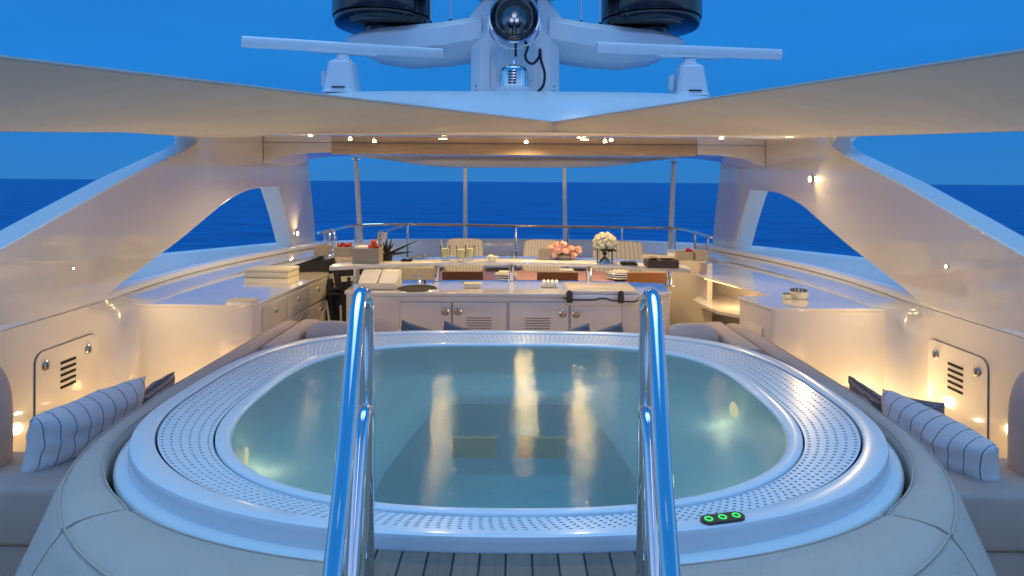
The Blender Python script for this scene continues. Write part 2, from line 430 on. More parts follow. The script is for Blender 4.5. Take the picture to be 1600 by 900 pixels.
# ================================================================== BULWARKS with locker doors
def side_pt(s, v): return Vector((s*v.x, v.y, v.z))   # v given for the left side (x<0); s=+1 left, -1 right
def bulwark(s):
    side = 'left' if s > 0 else 'right'
    lab = ('white left bulwark with locker door and air vent beside the cream box cabinet' if s > 0 else
           'white right bulwark with locker door and air vent beside the open niche cabinet')
    t = thing('side_bulwark', lab, 'bulwark', side_pt(s, Vector((-3.2, 4.5, FL))))
    pts = [v for v in CAPS if v.y > -2.9]
    offo = off(pts, -.22)
    mb = MB(); rings = []
    for v, o in zip(pts, offo):
        n = (o-v).normalized()
        inn = max(0, min(1, (v.y-4.95)/.25))                      # coaming slope starts behind the cabinets
        q = v - n*(.0 + .27*inn*max(0, min(1, (9.3-v.y)/1.2)))
        rings.append([side_pt(s, p) for p in (
            Vector((v.x, v.y, FL-.1)) if inn < .01 else Vector((q.x, q.y, FL-.1)),
            Vector((q.x, q.y, -1.01)), Vector((v.x, v.y, -.93)) + Vector((0, 0, 0)),
            Vector((o.x, o.y, -.93)), Vector((o.x, o.y, -1.30)), Vector((o.x, o.y, FL-.1)))])
    mb.loft(rings)
    wall = mb.build('wall', M['gel'], t, smooth=40)
    mb = MB(); rings = []
    for v, o in zip(pts, offo):
        n = (o-v).normalized(); c = v.lerp(o, .5)
        w = (o-v).length/2+.002
        rings.append([side_pt(s, c + n*w*a + Vector((0, 0, z))) for a, z in ((-1, -.925), (-.96, -.90), (-.8, -.885), (0, -.88), (.8, -.885), (.96, -.90), (1, -.925))])
    mb.loft(rings)
    mb.build('cap_rail', M['gel2'], t, smooth=60)
    # locker door, proud of the wall by a few mm
    X = -3.1; y0, y1, z0, z1 = 4.16, 4.76, -1.82, -1.14; r = .07
    out = [(y0, z0), (y1, z0)]
    for cy, cz, a0 in ((y1-r, z1-r, 0), (y0+r, z1-r, 90)):
        out += [(cy+r*math.cos(R(a0+k*15)), cz+r*math.sin(R(a0+k*15))) for k in range(7)]
    # dark gasket behind, door leaf in front
    cyc = (y0+y1)/2; czc = (z0+z1)/2
    mb = MB(); mb.prism([side_pt(s, Vector((X+.001, cyc+(y-cyc)*1.014, czc+(z-czc)*1.012))) for y, z in out], (s*.003, 0, 0))
    gk = mb.build('door_gasket', M['uphseam'], t, smooth=0)
    mb = MB(); mb.prism([side_pt(s, Vector((X+.0025, y, z))) for y, z in out], (s*.006, 0, 0))
    door = mb.build('locker_door', M['gel'], t, smooth=0)
    for yy in (y0+.09, y1-.09):
        mb = MB(); c = side_pt(s, Vector((X+.009, yy, z1-.10)))
        mb.lathe([(.0, 0), (.030, 0), (.033, .006), (.026, .012), (.0, .013)], c, 20, Matrix.Rotation(s*PI/2, 3, 'Y'))
        mb.box(c.x-.004, c.x+.024*s, c.y-.006, c.y+.006, c.z-.024, c.z+.024, .002)
        mb.build('latch', M['steel'], door)
    mb = MB()
    for k in range(5):
        z = z1-.125-k*.042
        mb.box(*(sorted((s*(X+.0088), s*(X+.0105)))), 4.385, 4.535, z-.009, z+.009, .004)
    o = mb.build('vent', M['dark'], door)
    return t
for s in (1, -1): bulwark(s)

# ================================================================== SUPPORT ARCHES
def arch(s):
    lab = ('sweeping white arch leg on the left side carrying the hardtop' if s > 0 else
           'sweeping white arch leg on the right side with a lit spot lamp on it')
    t = thing('hardtop_arch', lab, 'arch', side_pt(s, Vector((-3.1, 6.5, -.9))))
    m = .031
    def W(px, py):
        c, sn = 1, 0
        k = (px-PX)/F
        Y = (-3.12-3.5*m)/(k-m)
        return Vector((-3.12+m*(Y-3.5), Y, -(py-PY)/F*Y))
    low = [(170, 470), (200, 444), (240, 413), (285, 379), (330, 341), (356, 319), (382, 304), (404, 297), (438, 295)]
    leg = [(445, 318), (453, 346), (463, 387), (474, 390), (497, 389), (494, 345), (489, 300), (485, 266), (484, 248), (490, 241)]
    topc = [(500, 237), (502, 222), (470, 212), (420, 207), (340, 204), (288, 203), (296, 206), (306, 212), (312, 221), (309, 227), (296, 236)]
    low = [(-90, 585), (0, 527)] + [tuple(v)[:2] for v in bez([(x, y, 0) for x, y in low], 3)]
    topl = [(200, 283), (100, 340), (0, 398), (-90, 450)]
    poly = low + leg + topc + topl
    n = len(poly)
    inn = [W(*p) for p in poly]
    # outward thickness: thinner at the pillar foot; outer edge a little higher along the top of the leg
    outp = []
    for (px, py), v in zip(poly, inn):
        th = lerp(.22, .24, max(0, min(1, (px-330)/90)))
        up = 0
        outp.append(v + Vector((-th, 0, up)))
    inn = [side_pt(s, v) for v in inn]; outp = [side_pt(s, v) for v in outp]
    mb = MB()
    A = [mb.bm.verts.new(v) for v in inn]; B = [mb.bm.verts.new(v) for v in outp]
    for i in range(n): mb.face([A[i], B[i], B[(i+1) % n], A[(i+1) % n]])
    for tri in tessellate_polygon([[Vector((x, y, 0)) for x, y in poly]]):
        mb.face([A[i] for i in tri]); mb.face([B[i] for i in tri][::-1])
    body = mb.build('arch_leg', M['gel'], t, smooth=20, bev=.018)
    body.modifiers['bevel'].limit_method = 'ANGLE'; body.modifiers['bevel'].angle_limit = R(40); body.modifiers['bevel'].segments = 3
    return W
for s in (1, -1): ARCHW = arch(s)

# ================================================================== HARDTOP
t = thing('hardtop', 'white domed hardtop roof with wood lined ceiling over the bar', 'roof', (0, 7.4, .46))
def supr(v, n): return (abs(v))**n
def ztop(u, v):
    x = lerp(-3.16, 3.16, u); y = lerp(6.2, 9.3, v)
    e = max(0, 1-supr(x/3.16, 7))
    q = min(1, v/.6); rise = math.sin(q*PI/2)**1.0
    z = .555 + .56*rise*e**.6
    yy = y + .25*(x/3.16)**2*(1-v)
    return Vector((x, yy, z))
mb = MB(); mb.grid(ztop, 48, 16)
# edge band
for seg in (0, 1):
    pass
mb.build('roof_dome', M['gel2'], t, smooth=60)
mb = MB()
edge = [ztop(i/48, 0) for i in range(49)]
prof = [(0, .10), (-.03, .08), (-.045, .045), (-.03, .01), (.03, -.005), (.14, -.01)]
mb.loft([[Vector((e.x, e.y + a, .455 + b)) for a, b in prof] for e in edge], closed=False)
mb.build('roof_edge', M['gel'], t, smooth=70)
mb = MB()
mb.slab(lambda u, v: Vector((lerp(-3.14, 3.14, u), lerp(6.3, 9.3, v)+.25*(2*u-1)**2*(1-v), .452)), 12, 4, (0, 0, .05))
mb.build('ceiling_panel', M['gel'], t, smooth=0)
mb = MB(); mb.box(-2.17, 2.16, 7.60, 7.72, .315, .449, .012)
mb.build('wood_beam', M['woodc'], t)
for s in (1, -1):
    mb = MB(); mb.prism([Vector((s*x, 7.62, z)) for x, z in ((-2.175, .449), (-2.175, .335), (-2.45, .325), (-2.72, .29), (-2.985, .20), (-2.985, .449))], (0, 1.0, 0)); mb.build('side_fascia', M['gel'], t, smooth=0)
mb = MB()
for x in (-2.17, -1.55, -.55, .5, 1.5, 2.14): mb.box(x-.012, x+.012, 7.585, 7.60, .40, .449, .003)
mb.build('bracket', M['steel'], t) if False else mb.bm.free()

# downlights in the ceiling
DL = [(485, 207.5, 6.5), (547, 217, 7.2), (585, 226, 7.9), (822, 222.5, 7.45), (945, 221, 7.45), (955, 219, 7.25), (1127, 215, 7.0), (905, 206, 6.6)]
names = ['first small ceiling downlight at the left end above the left pillar', 'second small ceiling downlight from the left, where the wood inlay starts',
         'third small ceiling downlight from the left, inside the wood inlay', 'small ceiling downlight in the middle of the wood inlay',
         'rear one of the close pair of ceiling downlights right of the middle', 'front one of the close pair of ceiling downlights right of the middle',
         'small ceiling downlight at the right end above the right pillar', 'small ceiling downlight at the hardtop edge right of the sail tip']
for (px, py, Y), lb in zip(DL, names):
    a, b = ray(px, py)
    zc = .450; Y = min(7.25, max(6.34, zc/b)); c = Vector((a*Y+CX, Y, zc))
    d = thing('downlight', lb, 'lamp', c, 'downlights under the hardtop')
    mb = MB(); mb.lathe([(.022, .0), (.034, -.001), (.036, -.006), (.024, -.008), (.022, -.004)], c, 20); mb.build('bezel', M['steel'], d)
    mb = MB(); mb.lathe([(.0, -.012), (.016, -.010), (.022, -.004), (.022, 0), (0, 0)], c, 16); mb.build('lens', M['lens_s'], d)
    light('lamp', 'SPOT', c+Vector((0, 0, -.02)), 48 if px == 822 else 27, WARM, c+Vector((0, 0, -1)), .03, 170 if px == 822 else 146, .5, d)

# two deeper hooded lamps at the aft edge: they mirror in the spa
for px, lb in ((690, 'hooded lamp under the aft edge of the hardtop, left of the middle'), (915, 'hooded lamp under the aft edge of the hardtop, right of the middle')):
    Y = 6.42; c = Vector(((px-PX)/F*6.3+CX, Y, .451)); d = thing('hooded_lamp', lb, 'lamp', c, 'hooded lamps at the hardtop edge')
    mb = MB(); mb.lathe([(.05, 0), (.05, -.026), (.044, -.026), (.044, 0)], c, 24); mb.build('hood', M['gel'], d)
    mb = MB(); mb.lathe([(0, -.002), (.042, -.002), (.042, .0), (0, 0)], c, 20); mb.build('lens', M['lens_s'], d)
    light('lamp', 'SPOT', c+Vector((0, 0, -.012)), 24, WARM, c+Vector((0, -.7, -1)), .03, 150, .4, d)

# ================================================================== SHADE SAIL
def sail(u, v):
    # u 0..1 left to right, v 0 near edge .. 1 far edge
    N = [P(-70, 84, 2.2), P(865, 192, 6.12), P(1670, 71.5, 2.2)]
    Fp = [P(-70, 204.5, 3.0), P(280, 207.5, 6.2), P(560, 207, 6.2), P(865, 206, 6.16), P(1300, 214, 6.2), P(1670, 202, 3.0)]
    uc = .5
    if u < uc: a = N[0].lerp(N[1], u/uc)
    else: a = N[1].lerp(N[2], (u-uc)/uc)
    us = [0, .2, .345, .5, .74, 1]
    for i in range(5):
        if u <= us[i+1]+1e-9:
            b = Fp[i].lerp(Fp[i+1], (u-us[i])/(us[i+1]-us[i])); break
    p = a.lerp(b, v)
    w = (a-b).length
    p.z -= .035*w*math.sin(PI*v)*(.6+.4*math.sin(u*9)) 
    p.z += .006*w*math.sin(u*40+v*6)*math.sin(PI*v)
    return p
mb = MB(); mb.slab(sail, 72, 12, (0, 0, .012))
mb.build('shade_sail', M['sail'], None, 'wide beige shade sail stretched below the hardtop towards both sides', 'awning', smooth=50)
sl = [o for o in COL.objects if o.name == 'shade_sail'][0]
mb = MB()
for v in (0, 1): mb.tube([sail(i/72, v)+Vector((0, 0, .006)) for i in range(73)], .009, 6)
mb.build('hem_rope', M['sail'], sl)

# ================================================================== FORE AWNING AND POLES
def fa(u, v):
    a = P(lerp(553, 1062, u), lerp(242.5, 245.5, u)+1.5, 8.95); b = P(lerp(640, 990, u), 262.0, 12.2)
    p = a.lerp(b, v)
    w = abs(2*u-1)
    p.z += .10*w**6*v - .05*math.sin(PI*v)*(1-w*w)
    return p
mb = MB(); mb.slab(fa, 30, 10, (0, 0, .01)); 
for k in range(7):
    q = fa((k+.5)/7, 0.0); mb.cyl(q+Vector((0, 0, -.005)), q+Vector((0, -.13, .02)), .012, n=8)
mb.build('fore_awning', M['sail'], None, 'beige awning strung between white poles forward of the bar', 'awning', smooth=50)
PO = [(556, 251, 564, 392, 9.7, 'outermost left white awning pole, its top clear of the awning'), (727, 262, 727, 396, 11.4, 'white awning pole left of the middle, behind the left striped chair'),
      (882, 262, 883, 398, 11.4, 'white awning pole right of the middle, behind the pink flowers'), (1053, 257, 1047, 400, 9.7, 'outermost right white awning pole, its top clear of the awning')]
for x0, y0, x1, y1, Y, lb in PO:
    a = P(x0, y0, Y); b = P(x1, y1, Y); d = (b-a)/(b.z-a.z); b = a + d*(-1.33-a.z)
    tp = thing('awning_pole', lb, 'pole', b, 'awning poles')
    mb = MB(); mb.cyl(b, a, .042, .036, 16); mb.build('pole', M['gel2'], tp)
    mb = MB(); mb.lathe([(.075, 0), (.075, .015), (.05, .04), (.045, .05)], b, 16); mb.build('foot', M['steel'], tp)
    mb = MB(); mb.cyl(a, a+Vector((0, 0, .06)), .028, .024, 12); mb.cyl(a+Vector((-.06, 0, .03)), a+Vector((.07, 0, .03)), .014, n=8); mb.build('cap', M['steel'], tp)

# ================================================================== GUARD RAILS
def rail(name, lab, pts, posts, zb, r=.019):
    tr = thing(name, lab, 'railing', Vector((sum(p[0] for p in posts)/len(posts), sum(p[1] for p in posts)/len(posts), zb)))
    mb = MB(); mb.tube(bez(pts, 6), r, 10); mb.build('top_rail', M['chrome'], tr)
    for p in posts:
        mb = MB(); mb.cyl((p[0], p[1], zb), p, r*.9, n=10); mb.lathe([(.045, 0), (.045, .01), (.02, .02)], (p[0], p[1], zb), 12)
        mb.build('post', M['chrome'], tr)
    return tr
pts = [P(497, 364, 8.3), P(516, 360.5, 8.7), P(556, 352.5, 9.5), P(640, 350.5, 9.6), P(803, 353, 9.7), P(972, 355.5, 9.6), P(1055, 357, 9.5), P(1086, 363, 8.9), P(1112, 371, 8.35)]
rail('guard_rail', 'long curved steel guard rail behind the striped chairs', pts,
     [P(508, 362, 8.5), P(556, 352.5, 9.5), P(637, 350.5, 9.6), P(726, 352, 9.66), P(806, 353, 9.7), P(887, 354.5, 9.66), P(972, 355.5, 9.6), P(1055, 357, 9.5), P(1086, 363, 8.9), P(1106, 369, 8.45)], -1.33)
def gate(lab, a, b, c, d, n):
    pts = [a, b, c, d]
    rail('boarding_gate', lab, [a, b, c, d], [lerp(b, c, (k+.5)/n) for k in range(n)]+[c], FL)
gate('short bent steel handrail by the left pillar', P(528, 392, 8.2), P(521, 361, 8.2)+Vector((0, 0, .0)), P(514, 361, 8.5), P(500, 363, 8.6), 1)
gate('short bent steel handrail behind the orange fruit box', P(591, 398, 8.0), P(593, 364, 8.1), P(604, 361, 8.6), P(630, 352.5, 9.3), 3)

# ================================================================== MAST
t = thing('radar_mast', 'white mast pylon with wing platform above the hardtop', 'mast', (0, 9, 1.05))
mb = MB()
def mring(Y0, hx, y0, y1, z):
    return [Vector((x, y, z)) for x, y in ((-hx, y0+.12), (-hx+.12, y0), (hx-.12, y0), (hx, y0+.12), (hx, y1-.2), (hx-.2, y1), (-hx+.2, y1), (-hx, y1-.2))]
mb.loft([mring(0, .60, 8.55, 9.9, .95), mring(0, .60, 8.55, 9.9, 1.82), mring(0, .42, 8.65, 9.85, 2.28), mring(0, .34, 8.75, 9.8, 2.42), mring(0, .30, 8.85, 9.7, 3.1)])
mb.build('pylon', M['gel2'], t, smooth=15, bev=.02)
for s in (1, -1):
    mb = MB(); rings = []
    for k, (x, zb, zt, yc, w) in enumerate(((.45, 1.72, 2.30, 9.1, .50), (.62, 1.70, 2.24, 9.1, .52), (1.0, 1.64, 2.18, 9.1, .5), (1.5, 1.60, 2.14, 9.1, .46), (1.9, 1.66, 2.11, 9.1, .40), (2.18, 1.80, 2.06, 9.1, .3), (2.36, 1.92, 2.02, 9.1, .15))):
        zc = lerp(zb, zt, .36)
        ring = [Vector((s*-x, yc+w*a, b)) for a, b in ((-1, zc), (-.93, lerp(zc, zt, .72)), (-.70, zt), (.6, zt), (1, zc), (.6, lerp(zb, zc, .2)), (0, zb), (-.55, lerp(zb, zc, .25)))]
        rings.append(ring)
    mb.loft(rings); mb.build('wing_platform', M['gel2'], t, smooth=22, bev=.012)
    mb = MB(); mb.loft([[Vector((s*-x, y, z)) for x, y, z in ((.30, 8.62, 2.0), (.30, 9.4, 2.0), (.78, 9.4, 2.05), (.78, 8.75, 2.05))],
                        [Vector((s*-x, y, z)) for x, y, z in ((.30, 8.70, 2.62), (.30, 9.4, 2.62), (.42, 9.4, 2.55), (.42, 8.8, 2.55))]])
    mb.build('gusset', M['gel2'], t, smooth=20)
for x in (-.34, .34):
    mb = MB(); mb.tube([(x, 8.535, 1.06), (x, 8.53, 1.7), (x*.85, 8.60, 1.95), (x*.7, 8.66, 2.25)], .012, 6); mb.build('conduit', M['gel2'], t)
for x in (-.52, .52):
    mb = MB()
    for k in range(4): mb.cyl((x, 8.60, 1.10+.06*k), (x, 8.585, 1.10+.06*k), .012, n=8)
    mb.build('bolts', M['blackm'], t)
mb = MB(); mb.box(-.25, .25, 8.532, 8.545, 1.35, 1.85, .01); mb.build('hatch', M['gel2'], t)
# floodlights added on the mast, out of view, to light the spa
for x, y, z, e in ((-1.06, 8.9, 3.55, 1), (1.0, 8.9, 3.5, 1), (.10, 8.7, 2.86, .8)):
    c = Vector((x, y, z))
    d = thing('added_floodlight', 'small unseen floodlight added high on the mast to light the spa', 'lamp', c, 'added mast floodlights')
    mb = MB(); mb.cyl(c, c+Vector((0, .12, .02)), .07, .05, 16); mb.cyl(c+Vector((0, .1, 0)), Vector((x*.25, 9.1, z-.15)), .02, n=8); mb.build('housing', M['gel2'], d)
    mb = MB(); mb.lathe([(0, .012), (.05, .008), (.058, 0), (0, 0)], c, 16, Matrix.Rotation(PI/2+.25, 3, 'X')); mb.build('lens', emis('flood_lens', (1, .80, .50), 40*e), d)
    light('lamp', 'SPOT', c+Vector((0, -.03, -.01)), 60*e, (1, .80, .52), (x*.3, 2.6, -1), .05, 30, .8, d)
mb = MB(); mb.box(-1.3, 1.3, 9.0, 9.2, 3.02, 3.12, .03); mb.build('crossbar', M['gel2'], t)
mb = MB(); mb.lathe([(.0, 2.52), (.40, 2.53), (.62, 2.60), (.66, 2.68), (.66, 3.0), (0, 3.0)], (0, 8.9, 0), 40); mb.build('lower_dome', M['black'], t, smooth=50)

# satellite domes
for x0, x1, lb in ((522, 675, 'black satellite dome left of the searchlight'), (940, 1095, 'black satellite dome right of the searchlight')):
    Y = 9.1; dz = .045; cx = ((x0+x1)/2-PX)/F*Y; r = (x1-x0)/2/F*Y
    dt = thing('satellite_dome', lb, 'dome', (cx, Y, 2.06), 'satellite domes')
    mb = MB(); mb.lathe([(0, 2.12), (r*.88, 2.122), (r*.93, 2.135), (r*.96, 2.17), (r*.965, 2.235), (r*.9, 2.25)], (cx, Y, dz), 48); mb.build('base', M['black'], dt, smooth=50)
    mb = MB(); mb.lathe([(r*.9, 2.25), (r*.99, 2.25), (r, 2.27), (r, 3.1), (r*.9, 3.4), (r*.6, 3.65), (0, 3.75)], (cx, Y, dz), 48); mb.build('cover', M['black'], dt, smooth=50)
    mb = MB(); mb.cyl((cx, Y, 1.9), (cx, Y, 2.155), .22, .26, 24); mb.build('stem', M['black'], dt)

# radar scanners
def radar(lab, a, b, pb):
    x0, x1, y0, y1, Y = pb
    l = P(x0, y1, Y); rr = P(x1, y1, Y); tp = P((x0+x1)/2, y0+8, Y)
    c = (l+rr)/2; w = (rr.x-l.x); h = tp.z-c.z
    t = thing('radar_scanner', lab, 'radar', c, 'open array radars')
    mb = MB(); rings = []
    for f, q in ((0, 1.06), (.06, 1.06), (.08, 1.0), (.18, .97), (.75, .80), (.92, .76), (.98, .62)):
        rings.append([c+Vector((w/2*q*X, w*.62*q*Yy, h*f)) for X, Yy in ((-1, -.75), (-.8, -1), (.8, -1), (1, -.75), (1, .75), (.8, 1), (-.8, 1), (-1, .75))])
    mb.loft(rings); mb.build('pedestal', M['gel2'], t, smooth=35, bev=.012)
    mb = MB(); mb.box(c.x-.07, c.x+.09, c.y-w*.63-.008, c.y-w*.60, c.z+h*.13, c.z+h*.17, .004); mb.build('badge', M['dark'], t)
    mb = MB(); mb.box(c.x-w*.66, c.x-w*.52, c.y-.06, c.y+.1, c.z+h*.2, c.z+h*.72, .03); mb.build('side_box', M['gel2'], t)
    mid = (a+b)/2; tp2 = Vector((c.x, c.y, c.z+h))
    mb = MB(); mb.lathe([(.12, 0), (.12, .04), (.08, .06), (.08, .1)], tp2+Vector((0, 0, -.02)), 20); mb.build('turning_unit', M['gel2'], t)
    dirv = (b-a).normalized(); L = (b-a).length
    mb = MB(); rings = []
    sd = Vector((-dirv.y, dirv.x, 0)).normalized(); up = Vector((0, 0, 1))
    for f, q in ((0, .7), (.004, 1), (.996, 1), (1, .7)):
        rings.append([a+dirv*L*f + sd*(.06*q*math.cos(k*PI/6)) + up*(.072*q*math.copysign(abs(math.sin(k*PI/6))**.7, math.sin(k*PI/6))) for k in range(12)])
    mb.loft(rings); mb.box(-.42, .42, -.05, .05, -.095, -.06, .01, mtx=Matrix.Translation(Vector((c.x, c.y, mid.z+.0))) @ Matrix.Rotation(math.atan2(dirv.y, dirv.x), 4, 'Z'))
    mb.build('antenna_bar', M['gel2'], t, smooth=40)
radar('white open array radar left of the mast', P(377, 65, 7.75), P(692, 84, 8.6), (511, 560, 88, 148, 8.1))
radar('white open array radar right of the mast', P(931, 74, 7.95), P(1220, 85.5, 8.3), (1053, 1101, 95, 153, 8.1))

# searchlight
c = P(803, 148, 8.0); c.z = P(803, 147, 8.0).z
t = thing('searchlight', 'round chrome searchlight on a slotted base in front of the mast', 'searchlight', c)
mb = MB(); mb.lathe([(0, 0), (.25, 0), (.26, .04), (.20, .07), (.19, .085), (0, .085)], c, 32); mb.build('foot', M['gel2'], t)
mb = MB(); mb.lathe([(.185, .085), (.185, .26), (.178, .30), (.15, .335), (.10, .355), (.035, .365), (.03, .42), (0, .42)], c, 40); b_ = mb.build('base', M['chrome'], t, smooth=40)
mb = MB()
for i in range(5):
    for k in range(2):
        z = c.z+.115+i*.034; a = PI*1.5 + (k-.9)*.30
        rot = Matrix.Rotation(a, 4, 'Z')
        mb.box(.182, .188, -.022, .022, -.011, .011, .002, mtx=Matrix.Translation((c.x, c.y, z)) @ rot)
mb.build('slots', M['dark'], b_)
hc = P(803.5, 30, 7.9)
mb = MB()
ax = Matrix.Rotation(PI/2, 3, 'X')
mb.lathe([(.0, -.34), (.14, -.32), (.25, -.22), (.285, -.05), (.29, .06), (.315, .07), (.315, .10), (.295, .105), (.285, .08)], hc, 40, ax, False); hd = mb.build('housing', M['chrome'], t, smooth=40)
mb = MB(); mb.lathe([(.285, .08), (.26, .0), (.2, -.08), (.12, -.13), (.04, -.15), (.0, -.15)], hc, 40, ax, False); mb.build('reflector', pbr('dark_mirror', (.34, .36, .36), .05, metal=1, var=.3, vscale=5), t, smooth=60)
mb = MB()
for k in range(3):
    q = Vector((.035*math.cos(PI/2+k*2.094), -.02, .035*math.sin(PI/2+k*2.094)))
    mb.cyl(hc+q+Vector((0, .12, 0)), hc+q+Vector((0, 0, 0)), .026, n=12)
mb.build('bulb', M['steel'], t)
mb = MB(); mb.tube([hc+Vector((.325*math.cos(a), 0, .345*math.sin(a)-.02)) for a in [R(172+k*(196/24)) for k in range(25)]], .013, 8)
mb.cyl(hc+Vector((-.34, 0, .03)), hc+Vector((-.28, 0, .03)), .02, n=8); mb.cyl(hc+Vector((.28, 0, .03)), hc+Vector((.34, 0, .03)), .02, n=8)
mb.build('yoke', M['chrome'], t)
mb = MB(); mb.tube(bez([hc+Vector(v) for v in ((.13, .02, -.27), (.17, .02, -.33), (.14, .02, -.44), (.17, .02, -.52), (.24, .02, -.54), (.31, .02, -.46), (.32, .02, -.36), (.335, .02, -.50), (.38, .03, -.66), (.36, .03, -.82), (.26, .03, -.92))], 6), .017, 8)
mb.cyl(hc+Vector((.02, 0, -.3)), hc+Vector((.02, 0, -.46)), .016, n=8)
mb.build('cable', M['rubber'], t)
# whip antennas
for px, py, lb in ((673, 44, 'thin whip antenna beside the left dome'), (704, 41, 'thin whip antenna between left dome and mast'), (908, 43, 'thin whip antenna between mast and right dome'), (938, 46, 'thin whip antenna beside the right dome')):
    b = P(px, py, 8.95); b.z -= .06
    a_ = thing('whip_antenna', lb, 'antenna', b, 'whip antennas on the wing platform')
    mb = MB(); mb.cyl(b, b+Vector((0, 0, .16)), .022, .018, 8); mb.build('mount', M['blackm'], a_)
    mb = MB(); mb.cyl(b+Vector((0, 0, .15)), b+Vector((0, 0, 1.6)), .011, .005, 8); mb.build('rod', M['gel2'], a_)
# ================================================================== SPA
CY = 2.93
def curve(a, yf, yb, nf, nb, n=480):
    out = []
    for k in range(n):
        th = 2*PI*k/n; c, s = math.cos(th), math.sin(th)
        L, e = (yb-CY, nb) if s >= 0 else (CY-yf, nf)
        out.append(Vector((a*math.copysign(abs(c)**(2/e), c), CY + L*math.copysign(abs(s)**(2/e), s), 0)))
    # even spacing
    pl = out + [out[0]]; L = [0]
    for p, q in zip(pl, pl[1:]): L.append(L[-1]+(q-p).length)
    res = []; j = 0
    for i in range(n):
        d = L[-1]*i/n
        while L[j+1] < d: j += 1
        t = (d-L[j])/max(1e-9, L[j+1]-L[j]); res.append(pl[j].lerp(pl[j+1], t))
    # re-align start: begin at max x side (angle 0)
    return res
def at(cv, z, n=None): return [Vector((v.x, v.y, z)) for v in cv]
def mixc(a, b, t): return [p.lerp(q, t) for p, q in zip(a, b)]
cw = curve(1.15, 1.95, 3.90, 2.45, 3.3)
cl = curve(1.215, 1.905, 3.955, 2.4, 3.3)
cg = curve(1.475, 1.825, 4.19, 2.15, 3.3)
cr = curve(1.545, 1.785, 4.27, 2.3, 3.4)
cf = curve(1.592, 1.742, 4.31, 2.3, 3.4)
spa = thing('spa_tub', 'large white oval whirlpool spa with perforated overflow rim', 'hot tub', (0, CY, FL))
mb = MB()
# inner lip
mb.loft([at(cw, -1.10), at(cw, -1.0), at(mixc(cw, cl, .10), -.992), at(mixc(cw, cl, .25), -.989), at(mixc(cw, cl, .85), -.9885), at(mixc(cw, cl, .94), -.9915), at(mixc(cw, cl, .965), -1.03)], True, (False, False))
lip = mb.build('inner_lip', M['acryl'], spa, smooth=60)
# grille with real holes
midc = mixc(cl, cg, .5); Lm = sum((midc[i]-midc[i-1]).length for i in range(len(midc)))
NC = int(Lm/.030); ROWS = 6
def cres(cv, n, sh=0):
    pl = cv+[cv[0]]; m = len(cv); out = []
    for i in range(n):
        f = ((i+sh)/n % 1)*m; j = int(f); out.append(pl[j].lerp(pl[j+1], f-j))
    return out
mb = MB()
for r in range(ROWS):
    t0 = .02+.94*r/ROWS; t1 = .02+.94*(r+1)/ROWS; sh = .5*(r % 2)
    G0 = cres(cl, NC, sh); G1 = cres(cg, NC, sh)
    H0 = cres(cl, NC, sh+.5); H1 = cres(cg, NC, sh+.5)
    zz = -.997
    for i in range(NC):
        j = (i+1) % NC
        def q(u, v):
            a = G0[i].lerp(G0[j], u); b = G1[i].lerp(G1[j], u); p = a.lerp(b, lerp(t0, t1, v)); return Vector((p.x, p.y, zz))
        cell = [q(0, 0), q(.5, 0), q(1, 0), q(1, .5), q(1, 1), q(.5, 1), q(0, 1), q(0, .5)]
        cen = q(.5, .5)
        du = (q(1, .5)-q(0, .5)).length; dv = (q(.5, 1)-q(.5, 0)).length
        eu = (q(1, .5)-q(0, .5)).normalized(); ev = (q(.5, 1)-q(.5, 0)).normalized()
        ru = min(.0066, .28*du); rv_ = min(.0075, .29*dv)
        hole = [cen + eu*ru*math.cos(a)+ev*rv_*math.sin(a) for a in [R(225+45*k) for k in range(8)]]
        A = [mb.bm.verts.new(p) for p in cell]; B = [mb.bm.verts.new(p) for p in hole]; C = [mb.bm.verts.new(p-Vector((0, 0, .008))) for p in hole]
        for k in range(8):
            l = (k+1) % 8
            mb.face([A[k], A[l], B[l], B[k]]); mb.face([B[k], B[l], C[l], C[k]])
gr = mb.build('overflow_grille', M['acryl'], spa, smooth=0)
mb = MB(); mb.loft([at(mixc(cl, cg, -.06), -1.012), at(mixc(cl, cg, 1.03), -1.012)], True, (False, False)); mb.build('overflow_channel', M['dark'], spa, smooth=0)
# outer rim: flat, step, flange
mb = MB()
mb.loft([at(mixc(cg, cr, -.03), -1.014), at(mixc(cg, cr, .02), -.994), at(mixc(cg, cr, .10), -.990), at(mixc(cg, cr, .70), -.990), at(mixc(cg, cr, .90), -.9905), at(mixc(cg, cr, .97), -.9925), at(cr, -.998), at(mixc(cr, cf, .03), -1.010),
         at(mixc(cr, cf, .0), -1.045), at(mixc(cr, cf, .06), -1.056), at(mixc(cr, cf, .30), -1.0595), at(mixc(cr, cf, .80), -1.062), at(mixc(cr, cf, .97), -1.068), at(mixc(cr, cf, 1.05), -1.080), at(mixc(cr, cf, 1.0), -1.098), at(mixc(cr, cf, .2), -1.13)], True, (False, False))
mb.build('outer_rim', M['acryl'], spa, smooth=40)
